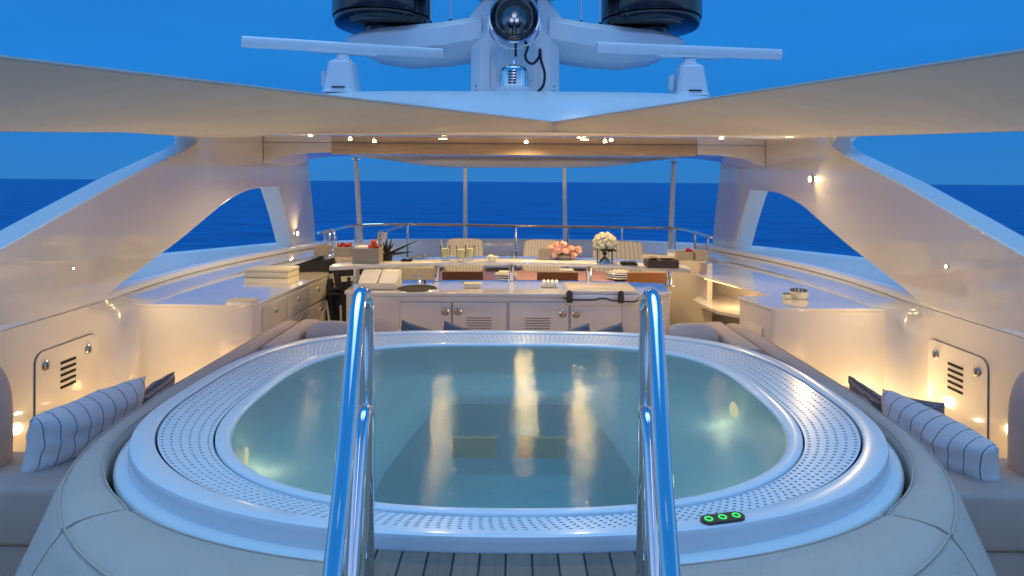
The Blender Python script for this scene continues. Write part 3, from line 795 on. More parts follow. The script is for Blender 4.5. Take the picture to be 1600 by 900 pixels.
# shell and foot well
well = []
WP = [(.53, 2.62), (.50, 2.95), (.43, 3.40), (.38, 3.58), (.30, 3.62), (0, 3.62), (-.30, 3.62), (-.38, 3.58), (-.43, 3.40), (-.50, 2.95), (-.53, 2.62), (-.47, 2.42), (-.32, 2.30), (-.15, 2.265), (0, 2.26), (.15, 2.265), (.32, 2.30), (.47, 2.42)]
wl = bez(WP and [(x, y, 0) for x, y in WP+[WP[0]]], 6)[:-1]
NW = len(cw); 
def matchang(cv, ref):
    c0 = Vector((0, CY, 0)); out = []
    angs = []
    for v in cv: angs.append(math.atan2(v.y-CY, v.x))
    m = len(cv)
    for rfp in ref:
        a = math.atan2(rfp.y-CY, rfp.x); d = Vector((math.cos(a), math.sin(a), 0)); best = None
        for i in range(m):
            p, q = cv[i]-c0, cv[(i+1) % m]-c0
            den = d.x*(q.y-p.y)-d.y*(q.x-p.x)
            if abs(den) < 1e-9: continue
            t = -(d.x*p.y-d.y*p.x)/den
            if -1e-6 <= t <= 1+1e-6:
                w = p+(q-p)*t
                if w.dot(d) > 0: best = c0+w
        out.append(best if best is not None else cv[0])
    return out
cwr = cres(cw, 160); wlr = matchang(wl, cwr)
def seat(tt): return mixc(cwr, wlr, tt)
mb = MB()
mb.loft([at(cwr, -1.0), at(seat(.03), -1.06), at(seat(.08), -1.15), at(seat(.20), -1.19), at(seat(.6), -1.20), at(seat(.86), -1.207), at(seat(.93), -1.225), at(seat(.975), -1.262)], True, (False, False))
mb.build('seat_shell', M['shell'], spa, smooth=50)
mb = MB()
mb.loft([at(seat(.975), -1.262), at(seat(1.0), -1.31), at(seat(1.025), -1.40), at(seat(1.05), -1.56), at(seat(1.09), -1.64), at(seat(1.18), -1.66)], True, (False, True))
mb.build('footwell', M['well'], spa, smooth=50)
for x0, x1 in ((706, 777), (808, 884)):
    mb = MB(); a = P(x0, 684, 3.42); b = P(x1, 717, 3.42)
    mb.box(a.x, b.x, 3.42, 3.45, b.z, a.z, .006)
    mb.build('suction_panel', M['panel'], spa)
# small glowing discs, each with a weak point light, in the tub wall
for px, py in ((402, 731), (385, 668), (1126, 602), (1192, 716)):
    v = PZ(px, py, -1.0); k = min(range(160), key=lambda i: (cwr[i]-Vector((v.x, v.y, 0))).length)
    c = seat(.075)[k] + Vector((0, 0, -1.115)); n = (Vector((0, CY, -1.115))-c).normalized()
    rot = Vector((0, 0, 1)).rotation_difference(n).to_matrix()
    mb = MB(); mb.lathe([(0, .012), (.03, .010), (.04, 0), (0, 0)], c, 20, rot); mb.build('glow_disc', M['disc_glow'], spa)
    light('lamp', 'POINT', c+n*.09, .35, (1, .84, .50), size=.03, parent=spa)
# control panel
c = PZ(1129, 811, -.988)
ang = math.atan2(*( (PZ(1165, 805.5, -.988)-PZ(1092, 815, -.988)).yx ))
mt = Matrix.Translation(c) @ Matrix.Rotation(ang, 4, 'Z')
mb = MB(); pl = []
for sx, a0 in ((.048, -90), (-.048, 90)):
    pl += [mt @ Vector((sx+.022*math.cos(R(a0+k*18)), .022*math.sin(R(a0+k*18)), 0)) for k in range(11)]
mb.prism(pl, (0, 0, .006)); cp = mb.build('control_panel', M['brown'], spa)
for x in (-.045, 0, .045):
    mb = MB(); cc = mt @ Vector((x, 0, .006))
    mb.lathe([(.0085, 0), (.0085, .0015), (.0125, .0015), (.0125, 0)], cc, 20, None, False); mb.build('button_ring', M['green'], cp)
# water in the spa
mb = MB(); mb.loft([at(mixc(cwr, wlr, .01), -1.0015), at(mixc(cwr, wlr, .012), -1.004)], True, (True, False))
bm_ = mb.bm
wt = mb.build('water', M['pool'], kind='structure', smooth=0)

# ================================================================== SUN PADS round the spa
ci = curve(1.615, 1.725, 4.36, 2.3, 3.4, 720); co = curve(1.712, 1.40, 4.6, 2.2, 3.4, 720)
def angpt(cv, a):
    d = Vector((math.cos(a), math.sin(a), 0)); c0 = Vector((0, CY, 0)); m = len(cv)
    for i in range(m):
        p, q = cv[i]-c0, cv[(i+1) % m]-c0
        den = d.x*(q.y-p.y)-d.y*(q.x-p.x)
        if abs(den) < 1e-9: continue
        t = -(d.x*p.y-d.y*p.x)/den
        if -1e-6 <= t <= 1+1e-6 and (p+(q-p)*t).dot(d) > 0: return c0+p+(q-p)*t
PE = []
def pad_mesh(st, zt=-1.03, slope=.10, deep=-1.86):
    mb = MB(); rings = []
    n = len(st)
    for i, (I, O) in enumerate(st):
        d = (O-I).normalized(); w = (O-I).length
        e = min(i, n-1-i); sh = {0: .012, 1: .003}.get(e, 0)
        def z(v): return Vector((0, 0, v-sh*(v > -1.3)))
        rings.append([I+z(-1.36), I+z(zt-.045), I+d*.008+z(zt-.018), I+d*.03+z(zt-.004), I+d*w*.5+z(zt), O-d*.06+z(zt-.004), O-d*.02+z(zt-.02), O+d*.015+z(zt-.06), O+d*slope*.5+z(zt-.20), O+d*slope+z(zt-.40), O+d*(slope+.03)+z(deep)])
    PE[:] = [[r[6]+Vector((0, 0, .004)) for r in rings], [r[2]+Vector((0, 0, .003)) for r in rings]]
    mb.loft(rings); return mb
GA = -2.47   # seam angle (right hand mirror)
def mir(s, v): return Vector((s*v.x, v.y, v.z))
for s in (1, -1):
    lb = 'left' if s > 0 else 'right'
    # front pad between the teak step and the seam
    st = []
    aseam = math.atan2(2.02-CY, -1.23)
    a0 = aseam+.012
    n = 34
    for k in range(n+1):
        a = lerp(a0, -PI/2-.24, k/n)
        I = angpt(ci, a); O = angpt(co, a)
        st.append((I, O))
    # clip last stations to a straight edge beside the teak step
    I = Vector((-.345, angpt(ci, -PI/2-.29).y, 0)); 
    st = [(i, o) for i, o in st if i.x < -.44 and o.x < -.44]
    st.append((Vector((-.432, st[-1][0].y, 0)), Vector((-.432, st[-1][1].y, 0))))
    st = [st[0], (st[0][0].lerp(st[1][0], .25), st[0][1].lerp(st[1][1], .25))] + st[1:-1] + [(st[-1][0]+Vector((-.012, 0, 0)), st[-1][1]+Vector((-.012, 0, 0))), st[-1]]
    st = [(mir(s, i), mir(s, o)) for i, o in st]
    mb = pad_mesh(st, slope=.20)
    e1, e0 = PE
    o = mb.build('sun_pad', M['uph'], None, 'grey upholstered pad in front of the spa, %s of the teak step' % lb, 'cushion', 'sun pads around the spa', smooth=50)
    mb = MB(); mb.tube(e1, .003, 6); mb.tube(e0, .003, 6); mb.build('piping', M['uph'], o)
    # side pad wrapping round and running aft along the spa
    st = []
    n = 30
    for k in range(n+1):
        a = lerp(aseam, -PI+.0, k/n)
        st.append((angpt(ci, a), angpt(co, a)))
    for y in (3.1, 3.4, 3.7, 3.86, 4.1, 4.4, 4.7, 4.76):
        st.append((Vector((-1.575, y, 0)) if y > 3.75 else Vector((-1.60, y, 0)), Vector((-1.735+.01*(y-3.1), y, 0))))
    # slope eases from front to side
    st = [(mir(s, i), mir(s, o)) for i, o in st]
    mb = MB(); rings = []; N = len(st)
    for i, (I, O) in enumerate(st):
        d = (O-I).normalized(); w = (O-I).length; tt = min(1, i/22); slope = lerp(.20, .06, tt); e = min(i, N-1-i); sh = {0: .012, 1: .003}.get(e, 0)
        zt = -1.03
        def z(v): return Vector((0, 0, v-sh*(v > -1.3)))
        rings.append([I+z(-1.36), I+z(zt-.045), I+d*.008+z(zt-.018), I+d*.03+z(zt-.004), I+d*w*.5+z(zt), O-d*.05+z(zt-.004), O-d*.018+z(zt-.02), O+d*.012+z(zt-.06), O+d*slope*.5+z(zt-.20), O+d*slope+z(zt-.40), O+d*(slope+.03)+z(-1.86)])
    edge = [r[6]+Vector((0, 0, .004)) for r in rings]; edge0 = [r[2]+Vector((0, 0, .003)) for r in rings]
    mb.loft(rings)
    o = mb.build('sun_pad', M['uph'], None, 'long grey upholstered pad along the %s side of the spa' % lb, 'cushion', 'sun pads around the spa', smooth=50)
    mb = MB(); mb.tube(edge, .003, 6); mb.tube(edge0, .003, 6); mb.build('piping', M['uph'], o)
    # narrow inner strip and rounded head rest at the far corner
    mb = MB(); x = sorted((s*-1.562, s*-1.43)); 
    mb.box(x[0], x[1], 3.98, 4.78, -1.40, -1.032, .022, 3)
    mb.build('sun_pad', M['uph'], None, 'narrow grey upholstered strip at the far %s corner of the spa' % lb, 'cushion', 'sun pads around the spa')
    x = sorted((s*-1.405, s*-1.03))
    mb = MB()
    rings = []
    for k in range(9):
        f = k/8; xx = lerp(-1.405, -1.08, f)*s; b = .03*math.sin(PI*f)**.5
        rings.append([Vector((xx, 4.44+.10*math.cos(a)-.02*f, -1.13+(.13+b)*math.sin(a))) for a in [R(q*20) for q in range(18)]])
    mb.loft(rings)
    mb.build('head_rest', M['uph'], None, 'rounded grey head rest behind the far %s corner of the spa' % lb, 'cushion', 'head rests behind the spa', smooth=60)
# base the spa and pads sit on
mb = MB(); c5 = cres(mixc(ci, co, .3), 96)
mb.loft([at(c5, FL), at(c5, -1.37)], True, (False, True)) if False else None
mb.bm.free()
mb = MB(); cb = cres(ci, 96); mb.loft([at(mixc(cb, [Vector((0, CY, 0))]*96, .03), FL), at(mixc(cb, [Vector((0, CY, 0))]*96, .03), -1.115)], True, (False, False)); mb.build('spa_plinth', M['dark'], spa, smooth=40)
# teak step platform in front of the spa
ts = thing('teak_steps', 'weathered teak steps leading up to the front of the spa', 'steps', (0, 1.4, FL))
mb = MB(); tp = [Vector((x, angpt(cr, -PI/2+x*.8).y-.006, -1.062)) for x in [lerp(-.42, .42, k/16) for k in range(17)]]
mb.prism([Vector((-.42, 1.22, -1.062))] + tp + [Vector((.42, 1.22, -1.062))], (0, 0, .028)); mb.build('tread', M['teak'], ts, smooth=0)
mb = MB(); mb.box(-.42, .42, .92, 1.25, -1.33, -1.30); mb.build('tread', M['teak'], ts, smooth=0)
mb = MB(); mb.box(-.42, .42, .60, .94, -1.62, -1.59); mb.build('tread', M['teak'], ts, smooth=0)
mb = MB(); mb.box(-.418, .418, 1.26, 1.70, FL+.002, -1.064); mb.box(-.418, .418, .95, 1.255, FL+.002, -1.332); mb.box(-.418, .418, .63, .945, FL+.002, -1.622); mb.build('riser', M['gel2'], ts, smooth=0)

# ================================================================== HAND RAILS
for s, lb in ((-1, 'left'), (1, 'right')):
    t = thing('spa_handrail', 'polished steel double handrail on the %s of the teak step' % lb, 'handrail', (s*.32, 1.3, -1.33), 'spa handrails')
    def H(x, y, z): return Vector((s*x, y, z))
    up = bez([H(.275, .93, -1.31), H(.277, .955, -1.05), H(.284, 1.05, -.74), H(.3005, 1.20, -.555), H(.322, 1.36, -.36), H(.331, 1.425, -.288), H(.3345, 1.47, -.262), H(.334, 1.515, -.28), H(.335, 1.533, -.34), H(.333, 1.535, -.6), H(.331, 1.535, -1.03)], 10)
    mb = MB(); mb.tube(up, .0178, 24); mb.build('upper_rail', M['chrome'], t, smooth=60)
    lo = bez([H(.306, 1.24, -1.04), H(.310, 1.30, -.86), H(.316, 1.39, -.62), H(.3185, 1.425, -.545), H(.321, 1.46, -.527), H(.328, 1.50, -.54), H(.333, 1.535, -.56)], 10)
    mb = MB(); mb.tube(lo, .0165, 24); mb.build('lower_rail', M['chrome'], t, smooth=60)
    mb = MB()
    for q in (lo[0], up[-1]): mb.lathe([(.045, -.004), (.045, .004), (.03, .012), (.022, .016)], Vector((q.x, q.y, -1.034)), 20)
    mb.build('flange', M['chrome'], t)

# ================================================================== BENCHES AND PILLOWS
def pillow(name, lab, cat, c, wdir, hdir, w, h, th, mat, group=None):
    c = Vector(c); wd = Vector(wdir).normalized(); hd = Vector(hdir); hd = (hd - wd*hd.dot(wd)).normalized(); nn = wd.cross(hd)
    mb = MB()
    def f(sg):
        def g(u, v):
            a, b = 2*u-1, 2*v-1
            k = max(0, (1-abs(a)**2.6))*max(0, (1-abs(b)**2.6))
            pin = 1-.07*(1-b*b)*abs(a)**2 - 0; pin2 = 1-.07*(1-a*a)*abs(b)**2
            wr = .022*mnoise.noise(Vector((a*2.3, b*2.3, sg*3+c.x)))
            return c + wd*(a*w/2*pin) + hd*(b*h/2*pin2) + nn*(sg*(th/2)*k**.42 + wr*k**.3)
        return g
    mb.grid(f(1), 28, 20); mb.grid(f(-1), 28, 20)
    bmesh.ops.remove_doubles(mb.bm, verts=mb.bm.verts, dist=.0008)
    return mb.build(name, mat, None, lab, cat, group, smooth=80)
for s, lb in ((1, 'left'), (-1, 'right')):
    t = thing('lounge_bench', 'grey upholstered corner bench on the %s, below the spa pads' % lb, 'bench', (s*-2.2, 3.4, FL))
    def X(a, b): return sorted((s*a, s*b))
    mb = MB(); x = X(-2.42, -1.87); mb.box(x[0], x[1], 3.36, 4.25, -1.58, -1.42, .03, 3)
    # rounded far end
    mb.lathe([(0, -1.58), (.55, -1.58), (.57, -1.55), (.57, -1.46), (.55, -1.425), (.5, -1.42), (0, -1.42)], (s*-1.87, 4.24, 0), 40)
    mb.build('seat_cushion', M['uph'], t, smooth=50)
    mb = MB(); x = X(-3.06, -1.68); mb.box(x[0], x[1], 2.93, 3.35, -1.69, -1.42, .03, 3); mb.build('seat_cushion', M['uph'], t, smooth=50)
    mb = MB(); x = X(-3.06, -1.66); mb.box(x[0], x[1], 2.95, 3.34, FL+.01, -1.697, .012); mb.build('base', M['uph'], t)
    mb = MB(); x = X(-2.38, -1.90); mb.box(x[0], x[1], 3.36, 4.2, FL+.01, -1.585, .012); mb.build('base', M['gel'], t)
    # arched back rest at the outer end
    yb0, yb1 = 3.06, 3.30
    arcp = []
    def archpl(w, z1, zc):
        pl = [(-w, -1.42)]
        pl += [(-w*math.cos(R(a))*1.0, zc+(z1-zc)*math.sin(R(a))) for a in range(0, 91, 9)]
        return pl
    xo = -2.40
    mb = MB(); rings = []
    prof = [(-2.5, -1.418), (-2.5, -1.25), (-2.505, -1.10), (-2.53, -1.0), (-2.575, -.93), (-2.66, -.885), (-3.03, -.87)]
    inn = [(-2.585, -1.418), (-2.585, -1.25), (-2.59, -1.13), (-2.61, -1.05), (-2.65, -1.0), (-2.72, -.965), (-3.03, -.955)]
    for (x0, z0), (x1, z1) in zip(bez([(a, b, 0) for a, b in prof], 4), bez([(a, b, 0) for a, b in inn], 4)) if False else [((p.x, p.y), (q.x, q.y)) for p, q in zip(bez([(a, b, 0) for a, b in prof], 4), bez([(a, b, 0) for a, b in inn], 4))]:
        o = Vector((s*x0, 0, z0)); i = Vector((s*x1, 0, z1)); m_ = o.lerp(i, .5)
        rings.append([m_+(o-m_)*a+Vector((0, y, 0)) for a, y in ((-1, 3.09), (-.8, 3.06), (-.3, 3.045), (.3, 3.045), (.8, 3.06), (1, 3.09), (1, 3.20), (.6, 3.24), (-.6, 3.24), (-1, 3.20))])
    mb.loft(rings); mb.build('arm_roll', M['uph'], t, smooth=60)
    mb = MB(); pl = [(p.x, p.y) for p in bez([(a, b, 0) for a, b in inn], 4)]
    mb.prism([Vector((s*(x+.0), 3.10, z)) for x, z in pl] + [Vector((s*-3.03, 3.10, -1.418))], (0, .10, 0)); mb.build('arm_panel', M['uph_in'], t, smooth=30, bev=.02)
    # pillows
    pillow('striped_pillow', 'white pillow with thin dark stripes leaning on the %s spa pad' % lb, 'pillow', (s*-2.225, 3.37 if s > 0 else 3.34, -1.285 if s > 0 else -1.325), (s*.20, .59, .03 if s > 0 else .09), (s*.30, -.02, 1), .64, .31 if s > 0 else .27, .20 if s > 0 else .22, M['pstripe'], 'striped pillows')
    pillow('navy_pillow', 'navy patterned pillow standing behind the striped pillow on the %s bench' % lb, 'pillow', (s*-2.17, 3.86, -1.325), (s*-.02, .42, .02), (s*.35, .1, 1), .44, .20, .10, M['pnavy'], 'navy pillows')
    pillow('navy_pillow', 'navy patterned pillow lying at the outer edge of the %s bench' % lb, 'pillow', (s*-2.34 if s > 0 else 2.42, 3.78 if s > 0 else 3.74, -1.33 if s > 0 else -1.345), (s*1, .05, 0 if s > 0 else .15), (s*.05, .4, 1), .24, .17, .09, M['pnavy'], 'navy pillows')
# slate pillows behind the spa
for px, py, sx, lb in ((604, 502, 1, 'dark slate pillow tip behind the spa, far left'), (671, 503.5, 1, 'paler slate pillow tip behind the spa, beside the far left one'),
                       (944, 507, -1, 'slate pillow tip behind the spa under the right vent'), (996, 506, -1, 'dark slate pillow tip behind the spa, far right')):
    tip = P(px, py, 4.75)
    a = R(-15*sx); w = Vector((sx*math.cos(a), .35*0, -abs(math.sin(a)))); h = Vector((-.45*sx, .2, 1))
    pillow('scatter_pillow', lb, 'pillow', tip + w.normalized()*.215 + Vector((sx*.06, 0, -.155)), w, h, .42, .34, .12, M['slate'], 'slate pillows behind the spa')
# back seat carrying those pillows
mb = MB(); mb.box(-1.25, 1.25, 4.42, 4.98, FL+.01, -1.36, .03, 3); mb.build('back_bench', M['uph'], None, 'low grey bench behind the spa holding slate pillows', 'bench')
# ================================================================== CABINETS
def knob(c, mat, nrm, par, r=.03):
    rot = Vector((0, 0, 1)).rotation_difference(Vector(nrm)).to_matrix()
    mb = MB(); mb.lathe([(0, 0), (r, 0), (r*1.05, r*.2), (r*.75, r*.45), (r*.3, r*.4), (0, r*.35)], c, 20, rot)
    rr = Matrix.Translation(c) @ rot.to_4x4()
    mb.box(-r*.18, r*.18, -r*.8, r*.8, r*.3, r*.75, r*.08, 1, mtx=rr)
    return mb.build('latch', mat, par)
def panel_rect(mb, o, u, v, n, w, h, d, bev=0):
    """thin plate at origin o spanned by unit u (w) and v (h), thickness d along n"""
    m = Matrix((u, v, n)).transposed().to_4x4(); m = Matrix.Translation(o) @ m
    mb.box(0, w, 0, h, 0, d, bev, 1, mtx=m)
# left long cabinet
cb = thing('side_cabinet', 'long white cabinet on the left with brown drawer fronts and boxes on top', 'cabinet', (-2.5, 6.2, FL))
poly = [(-3.06, 5.10), (-2.11, 5.10), (-2.075, 5.115), (-2.06, 5.15), (-2.0, 6.9), (-2.55, 8.05), (-2.85, 8.05), (-2.93, 7.0), (-2.95, 6.0), (-3.03, 5.2)]
mb = MB(); mb.prism([Vector((x, y, FL+.004)) for x, y in poly], (0, 0, .884)); mb.build('carcass', M['gel'], cb, smooth=30, bev=.006)
mb = MB(); mb.prism([Vector((x, y, -1.013)) for x, y in [(-3.07, 5.09), (-2.11, 5.09), (-2.065, 5.105), (-2.05, 5.15), (-1.985, 6.9), (-2.545, 8.06), (-2.86, 8.06), (-2.94, 7.0), (-2.96, 6.0), (-3.04, 5.2)]], (0, 0, .019)); mb.build('worktop', M['gel'], cb, smooth=30, bev=.005)
u = (Vector((-2.0, 6.9, 0))-Vector((-2.06, 5.15, 0))).normalized(); n = Vector((u.y, -u.x, 0)); v = Vector((0, 0, 1))
base = Vector((-2.06, 5.15, 0))
for k, (y0, w) in enumerate(((.10, .50), (.62, .52), (1.16, .52))):
    for z0, h in ((-1.24, .20), (-1.80, .54)):
        o = base+u*y0+n*.002; o.z = z0
        mb = MB(); panel_rect(mb, o, u, v, n, w, h, .012, .003); dr = mb.build('drawer' if h < .3 else 'cabinet_door', M['gel'], cb, smooth=0)
        if h < .3:
            knob(o+u*w*.5+v*h*.62+n*.012, M['steel'], n, dr, .022)
        else:
            for q in (.62, .72): knob(o+u*w*q+v*(h-.07)+n*.012, M['steel'], n, dr, .022)
# right cabinets: front block, rear counter with a lit niche
cb = thing('side_cabinet', 'white cabinet on the right with an open lit niche behind it', 'cabinet', (2.5, 6, FL))
poly = [(3.06, 5.10), (2.11, 5.10), (2.075, 5.115), (2.06, 5.15), (1.99, 5.62), (2.26, 5.64), (2.95, 5.64), (3.03, 5.2)]
mb = MB(); mb.prism([Vector((x, y, FL+.004)) for x, y in poly], (0, 0, .884)); mb.build('carcass', M['gel'], cb, smooth=30, bev=.006)
poly = [(3.07, 5.09), (2.11, 5.09), (2.065, 5.105), (2.05, 5.15), (1.965, 5.63), (2.27, 5.66), (2.16, 6.30), (1.99, 6.95), (2.16, 7.22), (2.55, 8.05), (2.86, 8.05), (2.94, 7.0), (2.96, 6.0), (3.04, 5.2)]
mb = MB(); mb.prism([Vector((x, y, -1.013)) for x, y in poly], (0, 0, .019)); mb.build('worktop', M['gel'], cb, smooth=30, bev=.005)
mb = MB(); mb.prism([Vector((x, y, FL+.004)) for x, y in ((2.62, 5.66), (2.62, 6.9), (2.2, 7.6), (2.55, 8.02), (2.85, 8.02), (2.92, 7), (2.92, 5.66))], (0, 0, .88)); mb.build('niche_back', M['gel'], cb, smooth=20)
mb = MB(); mb.prism([Vector((x, y, -1.30)) for x, y in ((2.60, 5.7), (2.02, 6.35), (1.95, 6.95), (2.2, 7.4), (2.60, 6.9))], (0, 0, .03)); mb.build('shelf', M['gel'], cb, smooth=20)
mb = MB(); mb.tube([Vector((2.05, 6.85, -1.022)), Vector((2.2, 6.30, -1.022))], .008, 6); mb.build('led_strip', M['led'], cb)
light('lamp', 'POINT', Vector((2.25, 6.5, -1.10)), 4, (1, .66, .34), size=.05, parent=cb)
u = (Vector((1.99, 5.62, 0))-Vector((2.06, 5.15, 0))).normalized(); n = Vector((-u.y, u.x, 0)); 
o = Vector((2.06, 5.15, 0))+u*.08+n*.002; o.z = -1.80
mb = MB(); panel_rect(mb, o, u, Vector((0, 0, 1)), n, .36, .62, .012, .003); dr = mb.build('cabinet_door', M['gel'], cb, smooth=0); knob(o+u*.26+Vector((0, 0, .53))+n*.012, M['steel'], n, dr, .022)
# end panel right of the bar, and low plinths carrying planters
ep = thing('end_panel', 'tall curved white panel at the right end of the bar', 'partition', (1.95, 7.4, FL))
mb = MB(); a = [P(1060, 400, 7.75), P(1085, 403, 7.5), P(1105, 406, 7.2), P(1119, 408, 6.95)]
pl = [(1.60, 7.95), (1.95, 7.78), (2.14, 7.40), (2.17, 6.98), (2.10, 6.93), (2.03, 7.36), (1.87, 7.68), (1.58, 7.86)]
pl = [(p.x, p.y) for p in bez([(x, y, 0) for x, y in pl[:4]], 5)] + [(p.x, p.y) for p in bez([(x, y, 0) for x, y in pl[4:]], 5)]
mb.prism([Vector((x, y, FL+.004)) for x, y in pl], (0, 0, 1.02)); mb.build('panel', M['gel'], ep, smooth=35)
mb = MB(); pl2 = [(1.95, 8.2), (2.35, 8.2), (2.26, 7.45), (2.165, 7.2), (2.05, 7.42), (1.86, 7.74)]
mb.prism([Vector((x, y, -.878)) for x, y in pl2], (0, 0, .03)); mb.build('ledge', M['gel2'], ep, smooth=0, bev=.008)
ep = thing('end_panel', 'white panel with ledge behind the left end of the bar, above the folded chairs', 'partition', (-1.95, 7.4, FL))
mb = MB(); mb.prism([Vector((-x, y+.5, FL+.004)) for x, y in pl], (0, 0, 1.02)); mb.build('panel', M['gel'], ep, smooth=35)
mb = MB(); mb.prism([Vector((-x, y+.5, -.878)) for x, y in pl2], (0, 0, .03)); mb.build('ledge', M['gel2'], ep, smooth=0, bev=.008)

# ================================================================== BAR
bar = thing('bar_counter', 'white bar counter with louvred cabinet doors behind the spa', 'bar', (0, 6, FL))
BY = 5.75
def bx(px): return (px-PX)/F*BY + CX
poly = [(-1.52, 5.83), (-1.46, 5.75), (-1.22, 5.745), (1.12, 5.745), (1.34, 5.79), (1.44, 5.87), (1.48, 6.35), (1.0, 6.46), (0, 6.52), (-1.0, 6.46), (-1.54, 6.3)]
mb = MB(); mb.prism([Vector((x, y, FL+.004)) for x, y in poly], (0, 0, .86)); mb.build('carcass', M['gel'], bar, smooth=20, bev=.01)
mb = MB(); mb.prism([Vector((x*1.008, y-.012 if y < 6 else y+.01, -1.034)) for x, y in poly], (0, 0, .034)); mb.build('worktop', M['gel'], bar, smooth=20, bev=.008)
def door(px0, px1, py0, py1, latches, vent, lab=None):
    x0, x1 = bx(px0), bx(px1); z1 = -(py0-PY)/F*5.745; z0 = -1.82
    mb = MB(); mb.box(x0-.0045, x1+.0045, 5.742, 5.746, z0-.004, z1+.0045); gk = mb.build('door_gasket', M['uphseam'], bar, smooth=0)
    mb = MB(); mb.box(x0, x1, 5.730, 5.7415, z0, z1, .004); d = mb.build('cabinet_door', M['gel'], bar, smooth=0)
    for lx, ly in latches: knob(Vector((bx(lx), 5.73, -(ly-PY)/F*5.73)), M['steel'], (0, -1, 0), d, .035)
    if vent:
        vx0, vx1, vy0, vy1 = vent; mb = MB(); nn = 5
        for k in range(nn):
            z = -(lerp(vy0, vy1, k/(nn-1))-PY)/F*5.73; mb.box(bx(vx0), bx(vx1), 5.7275, 5.7295, z-.004, z+.003)
        mb.build('vent', M['uphseam'], d, smooth=0)
door(627, 706.5, 473, 520, [(697, 487)], None); door(709.5, 793, 472.5, 520, [(717, 487)], (730, 769, 497, 513))
door(797, 889.5, 472, 520, [(880.5, 489)], (822, 861, 497, 513)); door(892.5, 972, 474, 520, [(901, 490)], None)
# cool box lid let into the worktop
lid = thing('cool_box', 'white cool box with two dark latches at the right end of the bar counter', 'cool box', (.75, 6, -1.0))
x0, x1 = bx(884), bx(999)
mb = MB(); 
mb.loft([[Vector((lerp(x0, x1, a), b, c)) for a, b, c in ((0, 5.722, -1.0), (1, 5.722, -1.0), (1, 6.2, -1.0), (0, 6.2, -1.0))],
         [Vector((lerp(x0, x1, a), b, c)) for a, b, c in ((.01, 5.722, -.972), (.99, 5.722, -.972), (.99, 6.2, -.972), (.01, 6.2, -.972))],
         [Vector((lerp(x0, x1, a), b, c)) for a, b, c in ((.05, 5.78, -.962), (.95, 5.78, -.962), (.95, 6.18, -.962), (.05, 6.18, -.962))]])
ld = mb.build('lid', M['gel'], lid, smooth=20, bev=.006)
mb = MB(); mb.box(x0+.02, x1-.02, 5.716, 5.728, -1.10, -1.005, .004); mb.build('front', M['gel'], lid)
mb = MB(); mb.tube([Vector((x0-.02, 5.71, -1.035)), Vector((x0+.05, 5.705, -1.05)), Vector((x0+.26, 5.705, -1.05)), Vector((x0+.31, 5.705, -1.035)), Vector((x1-.3, 5.705, -1.035)), Vector((x1-.24, 5.705, -1.055)), Vector((x1-.05, 5.705, -1.065)), Vector((x1-.01, 5.72, -1.05))], .006, 6); mb.build('seal', M['blackm'], lid)
for px in (890.5, 970):
    x = bx(px); mb = MB(); mb.box(x-.026, x+.026, 5.69, 5.714, -1.075, -.975, .006); mb.box(x-.016, x+.016, 5.682, 5.695, -1.055, -1.0, .004); mb.lathe([(0, 0), (.016, 0), (.016, .01), (0, .012)], (x, 5.70, -.975), 12)
    mb.build('latch', M['brown'], lid)
# raised curved counter on steel posts
rc = thing('raised_counter', 'curved raised white counter on steel posts above the bar', 'counter', (0, 6.4, -1.0))
def arcp(f, dy): 
    x = lerp(-1.72, 1.66, f); g = (2*f-1)
    return Vector((x, 6.45-.45*g*g+dy, -.80))
fr = [arcp(k/40, 0) for k in range(41)]; bk = [arcp(k/40, .42) for k in range(41)]
mb = MB(); rings = []
for k in range(41):
    f, b = fr[k], bk[k]; d = (b-f).normalized()
    e = 0
    rings.append([f+Vector((0, 0, -.045)), f-d*.012+Vector((0, 0, -.03)), f-d*.012+Vector((0, 0, -.012)), f+Vector((0, 0, 0)), b, b+d*.012+Vector((0, 0, -.012)), b+d*.012+Vector((0, 0, -.03)), b+Vector((0, 0, -.045))])
mb.loft(rings); mb.build('top', M['gel'], rc, smooth=50)
for px, Y in ((558, 6.22), (683, 6.36), (800, 6.42), (921, 6.36), (1046, 6.2)):
    x = (px-PX)/F*Y+CX; mb = MB(); mb.cyl((x, Y, -1.0), (x, Y, -.846), .028, n=20); mb.lathe([(.05, 0), (.05, .008), (.03, .014)], (x, Y, -1.0), 20); mb.build('post', M['chrome'], rc)

# ================================================================== THINGS ON THE COUNTERS
def onz(px, py, z): return PZ(px, py, z)
def boxthing(name, lab, cat, px0, px1, pyt, pyb, z, mat, depth, group=None, wall=.012, closed=False, parts='body'):
    c = PZ((px0+px1)/2, pyb, z); Y = c.y; w = (px1-px0)/F*Y; h = (pyb-pyt)/F*Y
    t = thing(name, lab, cat, Vector((c.x, Y+depth/2, z)), group)
    x0, x1 = c.x-w/2, c.x+w/2
    if closed:
        mb = MB(); mb.box(x0, x1, Y, Y+depth, z+.002, z+h*.62, .006); mb.build('body', mat, t)
        mb = MB(); mb.box(x0-.004, x1+.004, Y-.004, Y+depth+.004, z+h*.65, z+h, .006); mb.build('lid', mat, t)
    else:
        mb = MB(); w_ = wall
        mb.box(x0, x1, Y, Y+w_, z+.002, z+h, .003, 1); mb.box(x0, x1, Y+depth-w_, Y+depth, z+.002, z+h, .003, 1)
        mb.box(x0, x0+w_, Y+w_+.001, Y+depth-w_-.001, z+.002, z+h, .003, 1); mb.box(x1-w_, x1, Y+w_+.001, Y+depth-w_-.001, z+.002, z+h, .003, 1)
        mb.build('body', mat, t, smooth=0)
        mb = MB(); mb.box(x0+w_+.001, x1-w_-.001, Y+w_+.001, Y+depth-w_-.001, z+.002, z+.012); mb.build('bottom', mat, t, smooth=0)
    return t, x0, x1, Y, z+h
